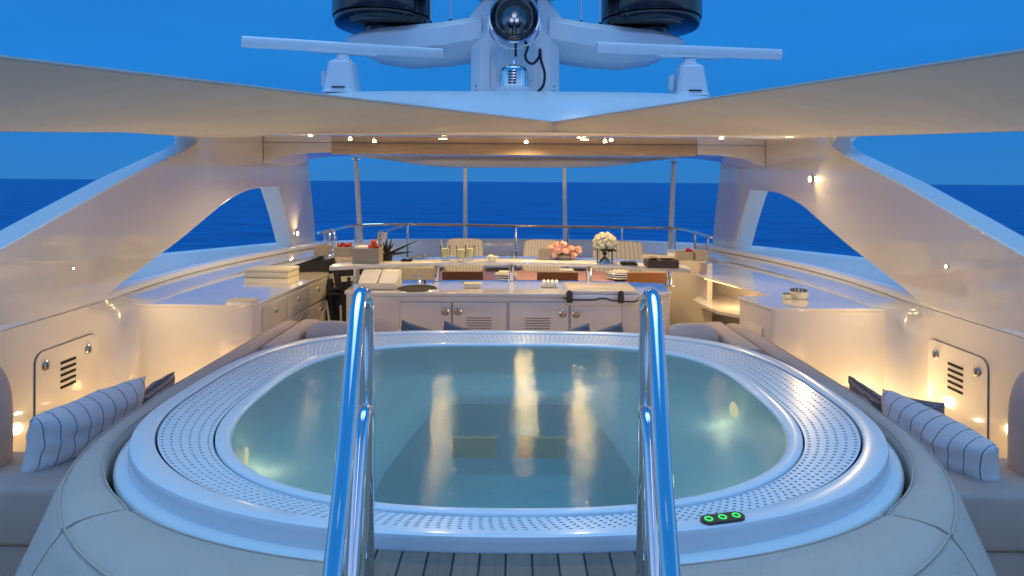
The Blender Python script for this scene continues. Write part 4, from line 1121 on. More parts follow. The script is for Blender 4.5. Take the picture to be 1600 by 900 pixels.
def blossom(mb, c, r, n=26, seed=0):
    rnd = random.Random(seed); c = Vector(c)
    for k in range(n):
        zf = 1-1.55*(k+.5)/n; rr = math.sqrt(max(0, 1-zf*zf)); a = k*2.39996+rnd.random()*.4
        d = Vector((rr*math.cos(a), rr*math.sin(a), zf)); R_ = r*(.72+.28*rnd.random())
        t1 = d.orthogonal().normalized(); t2 = d.cross(t1); s = r*(.42+.2*rnd.random())
        ph = rnd.random()*6
        pts = []
        for q in range(7):
            b = ph+q*2*PI/7; w = s*(.85+.3*rnd.random())
            pts.append(c + d*(R_ - .22*r*(1) + (.12*r if q % 2 else 0)) + t1*math.cos(b)*w + t2*math.sin(b)*w)
        top = mb.bm.verts.new(c+d*R_*.82); vs = [mb.bm.verts.new(p) for p in pts]
        for q in range(7): mb.face([top, vs[q], vs[(q+1) % 7]])
    t = bmesh.new(); bmesh.ops.create_icosphere(t, subdivisions=2, radius=r*.62); mb.merge(t, Matrix.Translation(c))
def leaves(mb, c, n, L, seed, up=.6, wid=.22, base=.0):
    rnd = random.Random(seed); c = Vector(c)
    for k in range(n):
        a = rnd.random()*6.283; d = Vector((math.cos(a), math.sin(a), up*(.4+rnd.random()))).normalized(); sd = d.cross(Vector((0, 0, 1))).normalized(); l = L*(.6+.6*rnd.random())
        pts = [c+Vector((math.cos(a), math.sin(a), 0))*base]
        o = pts[0]; nrm = sd.cross(d)
        A = [o, o+d*l*.4+sd*l*wid+nrm*.0, o+d*l-Vector((0, 0, l*.25)), o+d*l*.4-sd*l*wid]
        vs = [mb.bm.verts.new(p) for p in A]; mb.face([vs[0], vs[1], vs[2]]); mb.face([vs[0], vs[2], vs[3]])
def ball(mb, c, r, sq=1.0, n=2):
    t = bmesh.new(); bmesh.ops.create_icosphere(t, subdivisions=n, radius=r)
    for v in t.verts: v.co.z *= sq
    mb.merge(t, Matrix.Translation(Vector(c)))
ZR = -.80; ZL = -1.0
# --- raised counter, left to right
t, x0, x1, Y, zt = boxthing('storage_box', 'large taupe box holding a white cloth and orange red fruit', 'box', 550, 592, 388.5, 412, ZR, M['greybox'], .20)
mb = MB(); mb.box(x0+.02, x0+.145, Y+.02, Y+.17, zt-.06, zt+.018, .018, 3); mb.build('folded_cloth', M['white'], None, 'folded white cloth lying in the large taupe box', 'napkin')
for dx, dz, r in ((.045, .006, .036), (.085, .02, .034), (.066, .055, .030)):
    c = Vector((x0+.12+dx, Y+.08+dx*.2, zt+dz)); f = thing('fruit', {.045: 'left orange red fruit in the large taupe box', .085: 'right orange red fruit in the large taupe box', .066: 'topmost orange red fruit in the large taupe box'}[dx], 'fruit', c, 'orange red fruit')
    mb = MB(); ball(mb, c, r, .9); mb.build('flesh', M['red'], f, smooth=80); mb = MB(); mb.cyl(c+Vector((0, 0, r*.8)), c+Vector((.004, 0, r*1.15)), .004, .003, 6); leaves(mb, c+Vector((0, 0, r*.85)), 3, .022, int(dx*1000)); mb.build('stalk', M['leafd'], f)
t, x0, x1, Y, zt = boxthing('flower_box', 'small taupe box with red flowers by the left end of the bar', 'box', 521, 547, 386.5, 402, -.83, M['greybox'], .16)
mb = MB()
for k in range(4): blossom(mb, (lerp(x0+.05, x1-.02, k/3), Y+.05, zt+.014+.012*(k % 2)), .028, 12, k)
mb.build('red_flowers', M['redf'], None, 'short red flowers in the small taupe box left of the bar', 'flowers')
boxthing('planter_box', 'beige box on the ledge by the left pillar foot, behind the folded chairs', 'box', 490, 509, 385, 400.5, -.848, M['greybox'], .16)
# agave like dark plant
c = onz(601, 409, ZR)+Vector((0, .12, 0)); t = thing('potted_plant', 'dark spiky plant right of the large taupe box', 'plant', c)
mb = MB(); mb.lathe([(0, 0), (.05, 0), (.06, .07), (.05, .07), (0, .06)], c, 16); mb.build('pot', M['blackm'], t)
mb = MB()
for k, (a, l, e) in enumerate(((.25, .34, .42), (2.9, .14, .9), (1.2, .20, 1.0), (4.6, .16, 1.1), (.05, .26, .10), (3.8, .14, 1.2), (1.9, .18, 1.3), (5.6, .15, .9))):
    d = Vector((math.cos(a)*math.cos(e), math.sin(a)*.5*math.cos(e), math.sin(e))); o = c+Vector((0, 0, .06))
    mb.tube([o, o+d*l*.5, o+d*l], [.014, .012, .002], 5)
mb.build('leaves', M['leafd'], t)
def tray(lab, px0, px1, py, z, mat, dep, h=.02, name='tray', cat='tray', nb=2):
    c = onz((px0+px1)/2, py, z); w = (px1-px0)/F*c.y
    t = thing(name, lab, cat, c+Vector((0, dep/2, 0)))
    mb = MB(); mb.box(c.x-w/2, c.x+w/2, c.y, c.y+dep, z+.002, z+h*.45, .003, 1); mb.build('base', mat, t)
    mb = MB()
    for k in range(nb):
        a = c.x-w/2+w*(k+.08)/nb; mb.box(a, a+w*.82/nb, c.y+.008, c.y+dep-.01, z+h*.46, z+h, .003, 1)
    mb.build('covers', mat, t); return t
tray('pair of small black cases left of the glasses on the raised counter', 626, 643, 409, ZR, M['blackm'], .09, .024, 'sunglasses_case', 'case')
mb = MB(); c = onz(652, 406, ZR)+Vector((0, .1, 0))
mb.grid(lambda u, v: c+Vector(((u-.5)*.17, (v-.5)*.12, .035*math.exp(-((u-.7)**2+(v-.5)**2)*9)+.008*math.sin(u*14+v*9)+.012)), 16, 12)
mb.build('grey_cloth', M['slate'], None, 'crumpled grey cloth left of the glasses', 'napkin', smooth=80)
def glass_(px, py, hpx, lab):
    c = onz(px, py, ZR); h = hpx/F*c.y; r = .052
    t = thing('drinking_glass', lab, 'glass', c, 'glasses of pale juice')
    mb = MB(); mb.lathe([(0, .002), (r*.62, .002), (r*.66, .012), (r*.55, .022), (r*.8, h*.3), (r, h), (r*.94, h), (r*.74, h*.3), (.0, .03)], c, 24); mb.build('bowl', M['glass'], t)
    mb = MB(); mb.lathe([(0, .034), (r*.62, .04), (r*.72, h*.30), (r*.88, h*.78), (0, h*.78)], c, 20); mb.build('juice', M['juice'], t)
    mb = MB(); mb.cyl(c+Vector((-.01, 0, .05)), c+Vector((-.045, 0, h*1.35)), .0035, n=6); mb.build('straw', M['white'], t)
glass_(695.5, 407, 24, 'glass of pale juice with straw, first from the left'); glass_(720, 409, 25, 'glass of pale juice with straw, middle of three'); glass_(734, 407, 24, 'glass of pale juice with straw, nearest the small bowl')
c = onz(769, 409, ZR)+Vector((0, .05, 0)); t = thing('snack_bowl', 'small cream bowl of snacks on the raised counter', 'bowl', c)
mb = MB(); mb.lathe([(0, .002), (.032, .002), (.055, .03), (.064, .05), (.058, .05), (.03, .014), (0, .012)], c, 24); mb.build('bowl', M['plate'], t)
mb = MB()
for k in range(9): ball(mb, c+Vector((random.uniform(-.035, .035), random.uniform(-.03, .03), .046+random.uniform(0, .01))), .014, 1, 1)
mb.build('snacks', M['juice'], t)
c = onz(803.5, 404, ZR)+Vector((0, .05, 0)); t = thing('candle_stand', 'small dark metal stand in the middle of the raised counter', 'candlestick', c)
mb = MB(); mb.lathe([(0, 0), (.03, 0), (.028, .01), (.008, .02), (.007, .06), (.02, .075), (.02, .085), (0, .085)], c, 16); mb.build('stem', M['steel'], t)
mb = MB()
for k in range(4): ball(mb, c+Vector((.025*math.cos(k*1.57), .02*math.sin(k*1.57), .05+.02*(k % 2))), .010, 1, 1)
mb.build('ornament', M['blackm'], t)
# pink flowers
t, x0, x1, Y, zt = boxthing('flower_box', 'taupe box at the left of the pink flowers', 'box', 842, 861, 389, 406, ZR, M['greybox'], .12)
c = onz(882, 407, ZR)+Vector((0, .12, 0)); t = thing('flower_bowl', 'low bowl heaped with pink peonies', 'flowers', c)
mb = MB(); mb.lathe([(0, 0), (.09, 0), (.13, .05), (.12, .05), (0, .03)], c, 24); mb.build('bowl', M['greybox'], t)
k = 0
for dx, dy, dz, r in ((-.135, 0, .095, .052), (-.07, -.05, .085, .055), (-.075, .03, .135, .052), (-.01, 0, .13, .06), (.01, -.06, .07, .055), (.07, -.02, .10, .055), (.115, .02, .065, .050), (.15, -.02, .095, .045), (-.10, -.07, .05, .045), (.09, -.07, .045, .045)):
    mb = MB(); blossom(mb, c+Vector((dx, dy, dz)), r, 30, 10+k); mb.build('blossom', M['pink'], t, smooth=0); k += 1
mb = MB(); leaves(mb, c+Vector((0, 0, .05)), 24, .10, 3, .5, .25, .06); mb.build('leaves', M['leaf'], t, smooth=0)
# white hydrangea in glass
c = onz(947, 412.5, ZR)+Vector((0, .10, 0)); t = thing('flower_vase', 'glass vase with a round bunch of white flowers', 'vase', c)
mb = MB(); mb.lathe([(0, .002), (.075, .002), (.08, .01), (.08, .12), (.075, .12), (.074, .015), (0, .012)], c, 28); mb.build('vase', M['glass'], t)
mb = MB()
for q in range(12):
    a = q*.55; mb.tube([c+Vector((.05*math.cos(a), .05*math.sin(a), .015)), c+Vector((-.02*math.cos(a), -.02*math.sin(a), .09)), c+Vector((.04*math.cos(a+1), .04*math.sin(a+1), .16))], .006, 5)
mb.build('stems', M['leaf'], t)
mb = MB()
rnd = random.Random(4)
for q in range(34):
    zf = 1-1.5*(q+.5)/34; rr = math.sqrt(1-zf*zf); a = q*2.4; d = Vector((rr*math.cos(a), rr*math.sin(a), zf*.86))
    blossom(mb, c+Vector((0, 0, .20))+d*.095, .034, 9, 40+q)
ball(mb, c+Vector((0, 0, .20)), .085)
mb.build('bloom', M['ivory'], t, smooth=0)
mb = MB(); leaves(mb, c+Vector((0, 0, .14)), 16, .10, 9, .05, .3, .05); mb.build('leaves', M['leafd'], t, smooth=0)
tray('pair of flat black cases right of the white flowers', 972, 997, 415, ZR, M['blackm'], .14, .03, 'sunglasses_case', 'case')
t, x0, x1, Y, zt = boxthing('storage_box', 'dark brown leather box at the right end of the raised counter', 'box', 1012, 1061, 407, 419.5, ZR, M['brown'], .20)
mb = MB(); mb.grid(lambda u, v: Vector((lerp(x0+.02, x1-.02, u), lerp(Y+.02, Y+.18, v), zt-.02+.04*math.exp(-(u-.2)**2*20)+.014*math.sin(u*9+1)*math.sin(v*5+1))), 18, 10); mb.build('grey_cloth', M['slate'], None, 'grey cloth folded in the dark brown leather box', 'napkin', smooth=80)
t, x0, x1, Y, zt = boxthing('flower_box', 'taupe box with a red flower on the ledge right of the bar', 'box', 1060, 1084.5, 394, 407.5, -.848, M['greybox'], .16)
mb = MB(); blossom(mb, (x0+.12, Y+.06, zt+.014), .03, 14, 77); blossom(mb, (x0+.15, Y+.05, zt+.006), .024, 12, 78); mb.build('red_flowers', M['redf'], None, 'red flower in the taupe box right of the bar', 'flowers')
boxthing('planter_box', 'taupe box on the ledge beside the right pillar foot', 'box', 1087.5, 1107, 393, 408.5, -.848, M['greybox'], .16)
# --- lower counter
c = onz(589, 453, ZL); t = thing('counter_grill', 'cream grill with sloping lid at the left end of the bar counter', 'grill', c+Vector((0, .15, 0)))
mb = MB(); mb.box(c.x-.19, c.x+.175, c.y, c.y+.32, ZL+.002, ZL+.05, .012); mb.build('body', M['cream'], t)
mb = MB(); mb.prism([Vector((c.x-.185, c.y+q, ZL+z)) for q, z in ((.005, .053), (.30, .053), (.30, .15), (.22, .15))], (.175, 0, 0)); mb.prism([Vector((c.x+.0, c.y+q, ZL+z)) for q, z in ((.005, .053), (.30, .053), (.30, .15), (.22, .15))], (.172, 0, 0)); mb.build('lid', M['white'], t, smooth=0, bev=.012)
c = onz(652, 451.5, ZL); t = thing('hob', 'round black hob set into the bar counter', 'hob', c)
mb = MB(); sx = Matrix.Translation(c)
mb.lathe([(0, .003), (.15, .003), (.165, .006), (.17, .012), (.172, .006), (.175, .001), (0, .001)], c, 40); mb.build('plate', M['blackm'], t)
mb = MB(); mb.lathe([(.175, .001), (.18, .008), (.186, .001)], c, 40, None); mb.build('trim', M['steel'], t)
c = onz(652, 447, ZL)+Vector((0, .16, 0)); t = thing('tap', 'curved steel tap behind the round hob', 'tap', c)
mb = MB(); mb.tube(bez([c, c+Vector((0, 0, .05)), c+Vector((-.02, -.0, .075)), c+Vector((-.07, -.02, .07))], 6), .009, 8); mb.lathe([(.022, 0), (.022, .02), (.01, .03)], c, 12); mb.build('spout', M['chrome'], t)
mb = MB(); ball(mb, c+Vector((.05, 0, .02)), .016); mb.cyl(c+Vector((.05, 0, 0)), c+Vector((.05, 0, .02)), .008, n=8); mb.build('knob', M['brown'], t)
boxthing('butter_box', 'small cream box in the middle of the bar counter', 'box', 725, 751.5, 443, 450.5, ZL, M['cream'], .10, closed=True)
c = onz(859, 450, ZL); t = thing('napkin_stand', 'small cream stand of rolled napkins beside the cool box', 'napkins', c+Vector((0, .05, 0)))
mb = MB(); mb.box(c.x-.085, c.x+.08, c.y, c.y+.10, ZL+.002, ZL+.025, .006); mb.build('tray', M['cream'], t)
for k in range(4):
    mb = MB(); x = c.x-.06+.04*k; mb.cyl((x, c.y+.0, ZL+.042), (x+.01, c.y+.1, ZL+.05), .016, n=10); mb.build('napkin', M['white'], t)
# --- side cabinets
c = onz(417, 434.5, -.994); t = thing('storage_box', 'long cream box near the far end of the left cabinet', 'box', c)
mt = Matrix.Translation(c+Vector((0, .14, 0))) @ Matrix.Rotation(R(-4), 4, 'Z')
mb = MB(); mb.box(-.23, .23, -.14, .14, .002, .06, .006, mtx=mt); mb.build('body', M['cream'], t)
mb = MB(); mb.box(-.234, .234, -.144, .144, .063, .092, .008, mtx=mt); mb.build('lid', M['cream'], t)
c = onz(373, 478, -.994); t = thing('notebook', 'thin cream book at the near corner of the left cabinet', 'book', c)
mb = MB(); mb.box(c.x-.10, c.x+.105, c.y, c.y+.14, -.992, -.990+.026, .003); mb.build('pages', M['white'], t)
mb = MB(); mb.box(c.x-.104, c.x+.108, c.y-.004, c.y+.145, -.961, -.956, .002); mb.build('cover', M['cream'], t)
for px, py, r, h, lb in ((1254, 468.5, .075, .085, 'wide round cream pot with dark beaded rim on the right cabinet'), (1231.5, 468, .034, .055, 'tiny cream pot with dark beaded rim on the right cabinet')):
    c = onz(px, py, -.994)+Vector((0, r, 0)); t = thing('beaded_pot', lb, 'pot', c)
    mb = MB(); mb.lathe([(0, .002), (r*.85, .002), (r, h*.3), (r*.98, h*.6), (r*.9, h*.72), (r*.8, h*.72), (0, h*.68)], c, 28); mb.build('pot', M['cream'], t)
    mb = MB()
    for k in range(14):
        a = k*2*PI/14; ball(mb, c+Vector((r*.82*math.cos(a), r*.82*math.sin(a), h*.83)), r*.16, 1.1, 1)
    mb.build('beads', M['slate'], t)
# folded black chairs between left cabinet and bar
for k, (dx, dy, tilt, lb) in enumerate(((-1.93, 6.75, .30, 'black folded chair leaning at the left, next to the cabinet'), (-1.62, 6.72, .12, 'black folded chair leaning against the left end of the bar'), (-2.02, 7.02, .46, 'black folded chair leaning furthest back, under the beige box'))):
    t = thing('folded_chair', lb, 'folded chair', (dx, dy, FL), 'folded black chairs')
    mt = Matrix.Translation((dx, dy, FL)) @ Matrix.Rotation(-tilt*.7, 4, 'Y') @ Matrix.Rotation(-.16, 4, 'X')
    for q in (-.20, .20):
        mb = MB(); mb.box(q-.018, q+.018, -.02, .02, 0.02, 1.06, .006, mtx=mt); mb.build('leg', M['blackm'], t)
        mb = MB(); mb.box(q-.05*0-.016+.03, q+.016+.03, .03, .06, 0.0, .86, .006, mtx=mt @ Matrix.Rotation(.10, 4, 'X') @ Matrix.Rotation(.14*(1 if q > 0 else -1), 4, 'Y')); mb.build('leg', M['blackm'], t)
    mb = MB(); mb.slab(lambda u, v: mt @ Vector((lerp(-.19, .19, u), .02+.04*math.sin(PI*u), lerp(.90, 1.06, v))), 10, 4, (0, .012, 0)); mb.build('backrest', M['blackm'], t)
    mb = MB(); mb.slab(lambda u, v: mt @ Vector((lerp(-.17, .17, u), -.03, lerp(.22, .84, v))), 6, 4, (0, .02, 0)); mb.build('seat', M['blackm'], t)
    mb = MB(); mb.box(-.17, -.15, -.036, -.028, .2, .6, mtx=mt); mb.box(.06, .08, -.036, -.028, .25, .62, mtx=mt); mb.build('trim', M['white'], t)
    mb = MB(); mb.box(-.28, .28, -.012, .012, .62, .66, .006, mtx=mt @ Matrix.Rotation(.5, 4, 'Y')); mb.box(-.30, .26, .03, .05, .40, .44, .006, mtx=mt @ Matrix.Rotation(-.6, 4, 'Y')); mb.box(-.25, -.16, -.20, .05, .70, .73, .008, mtx=mt); mb.box(.16, .25, -.20, .05, .70, .73, .008, mtx=mt); mb.build('folding_frame', M['blackm'], t)

# ================================================================== DINING AREA
t = thing('dining_table', 'dining table under a lilac cloth beyond the bar', 'table', (.35, 7.7, FL))
mb = MB(); mb.box(-.95, 1.65, 7.30, 8.12, -1.165, -1.14, .008); mb.build('top', M['wood'], t)
for x in (-.85, 1.55):
    for y in (7.38, 8.04):
        mb = MB(); mb.box(x-.035, x+.035, y-.035, y+.035, FL+.002, -1.168, .006); mb.build('leg', M['wood'], t)
mb = MB(); mb.slab(lambda u, v: Vector((lerp(-.05, 1.15, u), lerp(7.28, 8.14, v), -1.137+.003*math.sin(u*20)*math.sin(v*9))), 14, 8, (0, 0, .006)); mb.build('lilac_tablecloth', M['cloth'], None, 'lilac cloth spread over the middle of the dining table', 'tablecloth', smooth=60)
def wchair(x, lb):
    t = thing('wooden_chair', lb, 'chair', (x, 6.98, FL), 'wooden chairs at the table')
    for sx in (-1, 1):
        mb = MB(); mb.box(x+sx*.20-.02, x+sx*.20+.02, 6.86, 6.90, FL+.002, -.99, .006); mb.build('leg', M['wood'], t)
        mb = MB(); mb.box(x+sx*.20-.02, x+sx*.20+.02, 7.22, 7.26, FL+.002, -1.44, .006); mb.build('leg', M['wood'], t)
    mb = MB(); mb.box(x-.225, x+.225, 6.86, 7.28, -1.438, -1.40, .01); mb.build('seat', M['wood'], t)
    mb = MB(); mb.slab(lambda u, v: Vector((x+lerp(-.22, .22, u), 6.85-.03*math.sin(PI*u)*0+.0, lerp(-1.10, -.965, v))), 8, 2, (0, .022, 0)); mb.build('backrest', M['wood'], t, smooth=0, bev=.006)
for px, lb in ((724, 'orange wooden chair left of the middle, behind the small cream box'), (872, 'orange wooden chair in the middle, under the pink flowers'), (1013, 'orange wooden chair at the right, between the white flowers and the brown box')):
    wchair((px-PX)/F*6.87+CX, lb)
def achair(px0, px1, py0, Y, lb):
    x0 = (px0-PX)/F*Y+CX; x1 = (px1-PX)/F*Y+CX; x = (x0+x1)/2; w = x1-x0; zt = P(x=0, py=0, Y=0) if False else -(py0-PY)/F*Y
    t = thing('striped_armchair', lb, 'chair', (x, Y, FL), 'striped armchairs')
    def fb(u, v):
        a = 2*u-1; ww = w/2*(1-.10*v**3)
        return Vector((x+a*ww, Y-.10+.16*v*1.0+.0-.05*(a*a), lerp(-1.42, zt, v)-.03*abs(a)**6*v))
    mb = MB(); mb.slab(fb, 20, 8, (0, .09, 0)); mb.build('backrest', M['cstripe'], t, smooth=45, bev=.02)
    mb = MB(); mb.box(x-w*.47, x+w*.47, Y-.55, Y-.08, -1.56, -1.42, .03, 3); mb.build('seat', M['uph_in'], t)
    for sx in (-1, 1):
        mb = MB(); mb.box(x+sx*w*.5-.03, x+sx*w*.5+.03, Y-.5, Y+.05, -1.24, -1.19, .012); mb.cyl((x+sx*w*.5, Y-.46, -1.57), (x+sx*w*.5, Y-.46, -1.24), .02, n=8); mb.build('armrest', M['wood'], t)
        for yy in (-.5, .02):
            mb = MB(); mb.cyl((x+sx*w*.42, Y+yy, FL+.002), (x+sx*w*.42, Y+yy, -1.56), .02, .024, 10); mb.build('leg', M['wood'], t)
achair(696, 757, 374, 8.75, 'striped cream armchair behind the glasses of juice'); achair(817, 878, 375, 8.75, 'striped cream armchair behind the pink flowers'); achair(925, 1009, 376.5, 8.75, 'wide striped cream armchair behind the white flowers')
def bchair(px, lb):
    Y = 7.0; x = (px-PX)/F*Y+CX; t = thing('beige_chair', lb, 'chair', (x, Y, FL), 'beige upholstered chairs')
    mb = MB(); mb.box(x-.125, x+.125, Y, Y+.07, -1.40, -.925, .03, 3); mb.build('backrest', M['uph_in'], t)
    mb = MB(); mb.box(x-.13, x+.13, Y+.08, Y+.45, -1.5, -1.40, .03, 3); mb.build('seat', M['uph_in'], t)
    for sx in (-1, 1):
        for yy in (.04, .40):
            mb = MB(); mb.cyl((x+sx*.10, Y+yy, FL+.002), (x+sx*.10, Y+yy, -1.5), .016, .02, 8); mb.build('leg', M['wood'], t)
bchair(636+0, 'beige upholstered chair left of the tap'); bchair(664, 'beige upholstered chair behind the tap')
def plates(px, py, n, lb, r=.13, food=None):
    c = PZ(px, py, -1.128); t = thing('plate_stack', lb, 'plates', c, 'stacked plates on the table')
    for k in range(n):
        mb = MB(); mb.lathe([(0, .002), (r*.6, .002), (r, .02), (r*.97, .026), (r*.6, .008), (0, .008)], c+Vector((.012*(k % 2), 0, .026*k)), 28); mb.build('plate', M['plate'], t)
    mb = MB()
    mb.box(c.x-.08, c.x+.09, c.y-.05, c.y+.05, c.z+.026*n+.004, c.z+.026*n+.026, .01); mb.build('napkin', M['white'], t)
plates(790, 437.5, 3, 'stack of white plates left of the middle of the table'); plates(884, 430, 2, 'white plates set in the middle of the table', .10); plates(968, 436, 3, 'stack of white plates at the right of the table', .15)
# ================================================================== FLOOR SPOTS
SPOTS = [((3.0, 4.93, -1.80), 'bright low spot lamp by the right cabinet corner', 1), ((2.78, 5.04, -1.74), 'small low spot lamp on the right cabinet face', .35),
         ((-2.62, 4.93, -1.86), 'low spot lamp by the left cabinet corner', 1), ((-2.35, 5.0, -1.84), 'low spot lamp at the foot of the left cabinet', .7), ((2.55, 4.98, -1.84), 'low spot lamp at the foot of the right cabinet', .7)]
for p, lb, e in SPOTS:
    c = Vector(p); t = thing('floor_spot', lb, 'lamp', Vector((c.x, c.y, FL)), 'low spots by the cabinets')
    mb = MB(); mb.lathe([(.03, FL+.002), (.035, FL+.01), (.015, FL+.02), (.012, c.z-.03), (.03, c.z-.02), (.032, c.z+.0), (.026, c.z+.004)], (c.x, c.y, 0), 16); mb.build('body', M['steel'], t)
    mb = MB(); mb.lathe([(0, c.z-.01), (.026, c.z-.01), (.026, c.z+.006), (.018, c.z+.014), (0, c.z+.016)], (c.x, c.y, 0), 16); mb.build('lens', M['lens_s'], t)
    if e > .6: light('lamp', 'SPOT', c+Vector((0, -.03, .06)), 34*e, WARM, (c.x*.75, 3.5, .4), .04, 92, .9, t)
    light('lamp', 'POINT', c+Vector((-.5*math.copysign(1, c.x)*(abs(c.x) > 2.9), -.30 if e > .5 else -.06, .05)), 3.6*e, WARM, size=.04, parent=t)
# lamps at the pillar feet, on the right arch, by the end panel
def wallspot(c, nrm, lb, e, aim, spot=150, k=.8):
    c = Vector(c); nrm = Vector(nrm).normalized(); t = thing('wall_spot', lb, 'lamp', c, 'small fixed spots')
    rot = Vector((0, 0, 1)).rotation_difference(nrm).to_matrix()
    mb = MB(); mb.lathe([(q*k, z*k) for q, z in ((0, 0), (.05, 0), (.05, .008), (.036, .016), (.034, .010), (0, .010))], c, 20, rot); mb.build('bezel', M['steel'], t)
    mb = MB(); mb.lathe([(q*k, z*k) for q, z in ((0, .012), (.033, .012), (.026, .022), (0, .026))], c, 16, rot); mb.build('lens', M['lens_s'], t)
    light('lamp', 'SPOT', c+nrm*.05, e, WARM, c+Vector(aim), .03, spot, .8, t)
for s in (1, -1):
    pass
for x, lb in ((-1.75, 'low deck spot added beyond the left end of the bar to light the fore awning'), (1.75, 'low deck spot added beyond the right end of the bar to light the fore awning')):  # unseen spots behind the bar, added to brighten the awning from below
    c = Vector((x, 9.0, FL)); t = thing('floor_spot', lb, 'lamp', c, 'added deck spots under the fore awning')
    mb = MB(); mb.lathe([(0, .002), (.05, .002), (.05, .02), (.04, .026), (0, .026)], c, 20); mb.build('body', M['steel'], t)
    mb = MB(); mb.lathe([(0, .027), (.036, .027), (.03, .034), (0, .036)], c, 16); mb.build('lens', M['lens'], t)
    light('lamp', 'SPOT', c+Vector((0, 0, .06)), 75, WARM, (x*.2, 10.9, .3), .03, 70, .8, t)
w = ARCHW(466, 367); wallspot(Vector((w.x+.004, w.y, w.z)), (1, 0, 0), 'small bright spot on the foot of the left pillar', 16, (1, -.6, 1.2))
w = ARCHW(2*PX-1277+6, 277); wallspot(Vector((-w.x-.004, w.y, w.z)), (-1, 0, 0), 'bright round spot on the upper right arch leg', 22, (-1, -.9, -.25), 165)
w = ARCHW(2*PX-1485, 412); wallspot(Vector((-w.x-.004, w.y, w.z)), (-1, 0, 0), 'tiny spot low on the right arch leg', 27, (-1, .5, -.25), 130, .3)
w = ARCHW(118, 424); wallspot(Vector((w.x+.004, w.y, w.z)), (1, 0, 0), 'tiny spot added low on the left arch leg to warm the bar front', 27, (1, .5, -.25), 130, .2)  # added lamp, gives the bar front warm light from the left
wallspot((2.12, 6.88, -1.66), (-.3, -1, 0), 'small low lamp on the end panel right of the bar', 6, (-.3, -1, .2), 170)

# ================================================================== LIGHT
w = bpy.data.worlds.new('World'); SC.world = w; w.use_nodes = True; nt = w.node_tree; nt.nodes.clear()
out = nt.nodes.new('ShaderNodeOutputWorld'); bg = nt.nodes.new('ShaderNodeBackground'); nt.links.new(bg.outputs[0], out.inputs[0])
sky = nd(nt, 'ShaderNodeTexSky', sky_type='NISHITA'); sky.sun_disc = False
SUN_EL, SUN_ROT = R(4), R(180)
sky.sun_elevation = SUN_EL; sky.sun_rotation = SUN_ROT; sky.ozone_density = 6; sky.air_density = 1; sky.dust_density = .3; sky.altitude = 0
# dusk: the air is tinted towards deep blue, palest overhead
tc = nd(nt, 'ShaderNodeTexCoord'); sp = nd(nt, 'ShaderNodeSeparateXYZ'); nt.links.new(tc.outputs['Generated'], sp.inputs[0])
rp = nd(nt, 'ShaderNodeValToRGB'); el = rp.color_ramp.elements
el[0].position = 0; el[0].color = (.034, .225, .62, 1); el[1].position = 1; el[1].color = (1.7, 3.1, 4.4, 1)
e = el.new(.10); e.color = (.017, .225, .68, 1)
e = el.new(.30); e.color = (.020, .24, .74, 1); e = el.new(.86); e.color = (.022, .235, .74, 1)
nt.links.new(sp.outputs[2], rp.inputs[0])
skym = nd(nt, 'ShaderNodeMix', data_type='RGBA', blend_type='MIX'); skym.inputs[0].default_value = .9
sc_ = nd(nt, 'ShaderNodeMix', data_type='RGBA', blend_type='MULTIPLY'); sc_.inputs[0].default_value = 1; sc_.inputs[7].default_value = (.02, .05, .12, 1)
nt.links.new(sky.outputs[0], sc_.inputs[6]); nt.links.new(sc_.outputs[2], skym.inputs[6]); nt.links.new(rp.outputs[0], skym.inputs[7])
vm = nd(nt, 'ShaderNodeVectorMath', operation='SCALE'); mpw = nd(nt, 'ShaderNodeMapping'); mpw.inputs['Scale'].default_value = (1.6, 1.6, 9); nt.links.new(tc.outputs['Generated'], mpw.inputs[0])
cl_ = nd(nt, 'ShaderNodeTexNoise'); cl_.inputs['Scale'].default_value = 1.6; cl_.inputs['Detail'].default_value = 5; nt.links.new(mpw.outputs[0], cl_.inputs['Vector'])
cr_ = nd(nt, 'ShaderNodeMapRange'); cr_.inputs[1].default_value = .3; cr_.inputs[2].default_value = .75; cr_.inputs[3].default_value = 9.4; cr_.inputs[4].default_value = 10.8; nt.links.new(cl_.outputs['Fac'], cr_.inputs[0])
nt.links.new(cr_.outputs[0], vm.inputs[3]); nt.links.new(skym.outputs[2], vm.inputs[0])
g1 = nd(nt, 'ShaderNodeMapRange', interpolation_type='SMOOTHSTEP'); g1.inputs[1].default_value = .1; g1.inputs[2].default_value = -.95; nt.links.new(sp.outputs[1], g1.inputs[0])
g2 = nd(nt, 'ShaderNodeMapRange', interpolation_type='SMOOTHSTEP'); g2.inputs[1].default_value = .42; g2.inputs[2].default_value = .02; nt.links.new(sp.outputs[2], g2.inputs[0])
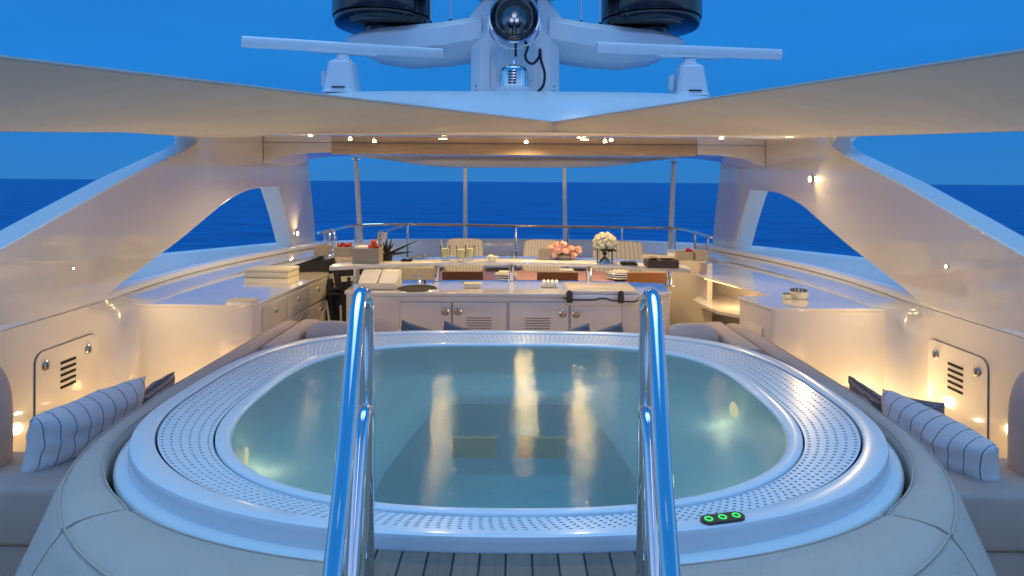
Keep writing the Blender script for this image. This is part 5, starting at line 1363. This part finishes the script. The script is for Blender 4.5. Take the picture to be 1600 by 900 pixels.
gm = math_n(nt, 'MULTIPLY', g1.outputs[0], g2.outputs[0])
gc = nd(nt, 'ShaderNodeVectorMath', operation='SCALE'); gc.inputs[0].default_value = (4.2, 4.2, 4.5); nt.links.new(gm, gc.inputs[3])
ga = nd(nt, 'ShaderNodeVectorMath', operation='ADD'); nt.links.new(vm.outputs[0], ga.inputs[0]); nt.links.new(gc.outputs[0], ga.inputs[1])
ax_ = math_n(nt, 'ABSOLUTE', sp.outputs[0])
g3 = nd(nt, 'ShaderNodeMapRange', interpolation_type='SMOOTHSTEP'); g3.inputs[1].default_value = .62; g3.inputs[2].default_value = .95; nt.links.new(ax_, g3.inputs[0])
g4 = nd(nt, 'ShaderNodeMapRange', interpolation_type='SMOOTHSTEP'); g4.inputs[1].default_value = .7; g4.inputs[2].default_value = .1; nt.links.new(sp.outputs[2], g4.inputs[0])
gs = nd(nt, 'ShaderNodeVectorMath', operation='SCALE'); gs.inputs[0].default_value = (.9, 2.0, 3.0); nt.links.new(math_n(nt, 'MULTIPLY', g3.outputs[0], g4.outputs[0]), gs.inputs[3])
gb = nd(nt, 'ShaderNodeVectorMath', operation='ADD'); nt.links.new(ga.outputs[0], gb.inputs[0]); nt.links.new(gs.outputs[0], gb.inputs[1])
nt.links.new(gb.outputs[0], bg.inputs[0]); bg.inputs[1].default_value = .1
light('sun', 'SUN', (0, -5, 8), .12, (1, .93, .85), target=Vector((0, -5, 8))+Vector((0, math.cos(SUN_EL), -math.sin(SUN_EL)-.35)))
bpy.data.lights['sun'].angle = R(20)
# ================================================================== VIEW
SC.view_settings.view_transform = 'Standard'; SC.view_settings.look = 'None'; SC.view_settings.exposure = 0; SC.view_settings.gamma = 1
SC.render.engine = 'CYCLES'
SC.cycles.max_bounces = 10; SC.cycles.transparent_max_bounces = 12; SC.cycles.diffuse_bounces = 4; SC.cycles.glossy_bounces = 5
SC.cycles.sample_clamp_indirect = 12; SC.cycles.caustics_reflective = False; SC.cycles.caustics_refractive = False
SC.cycles.use_denoising = True
SC.cycles.use_light_tree = True
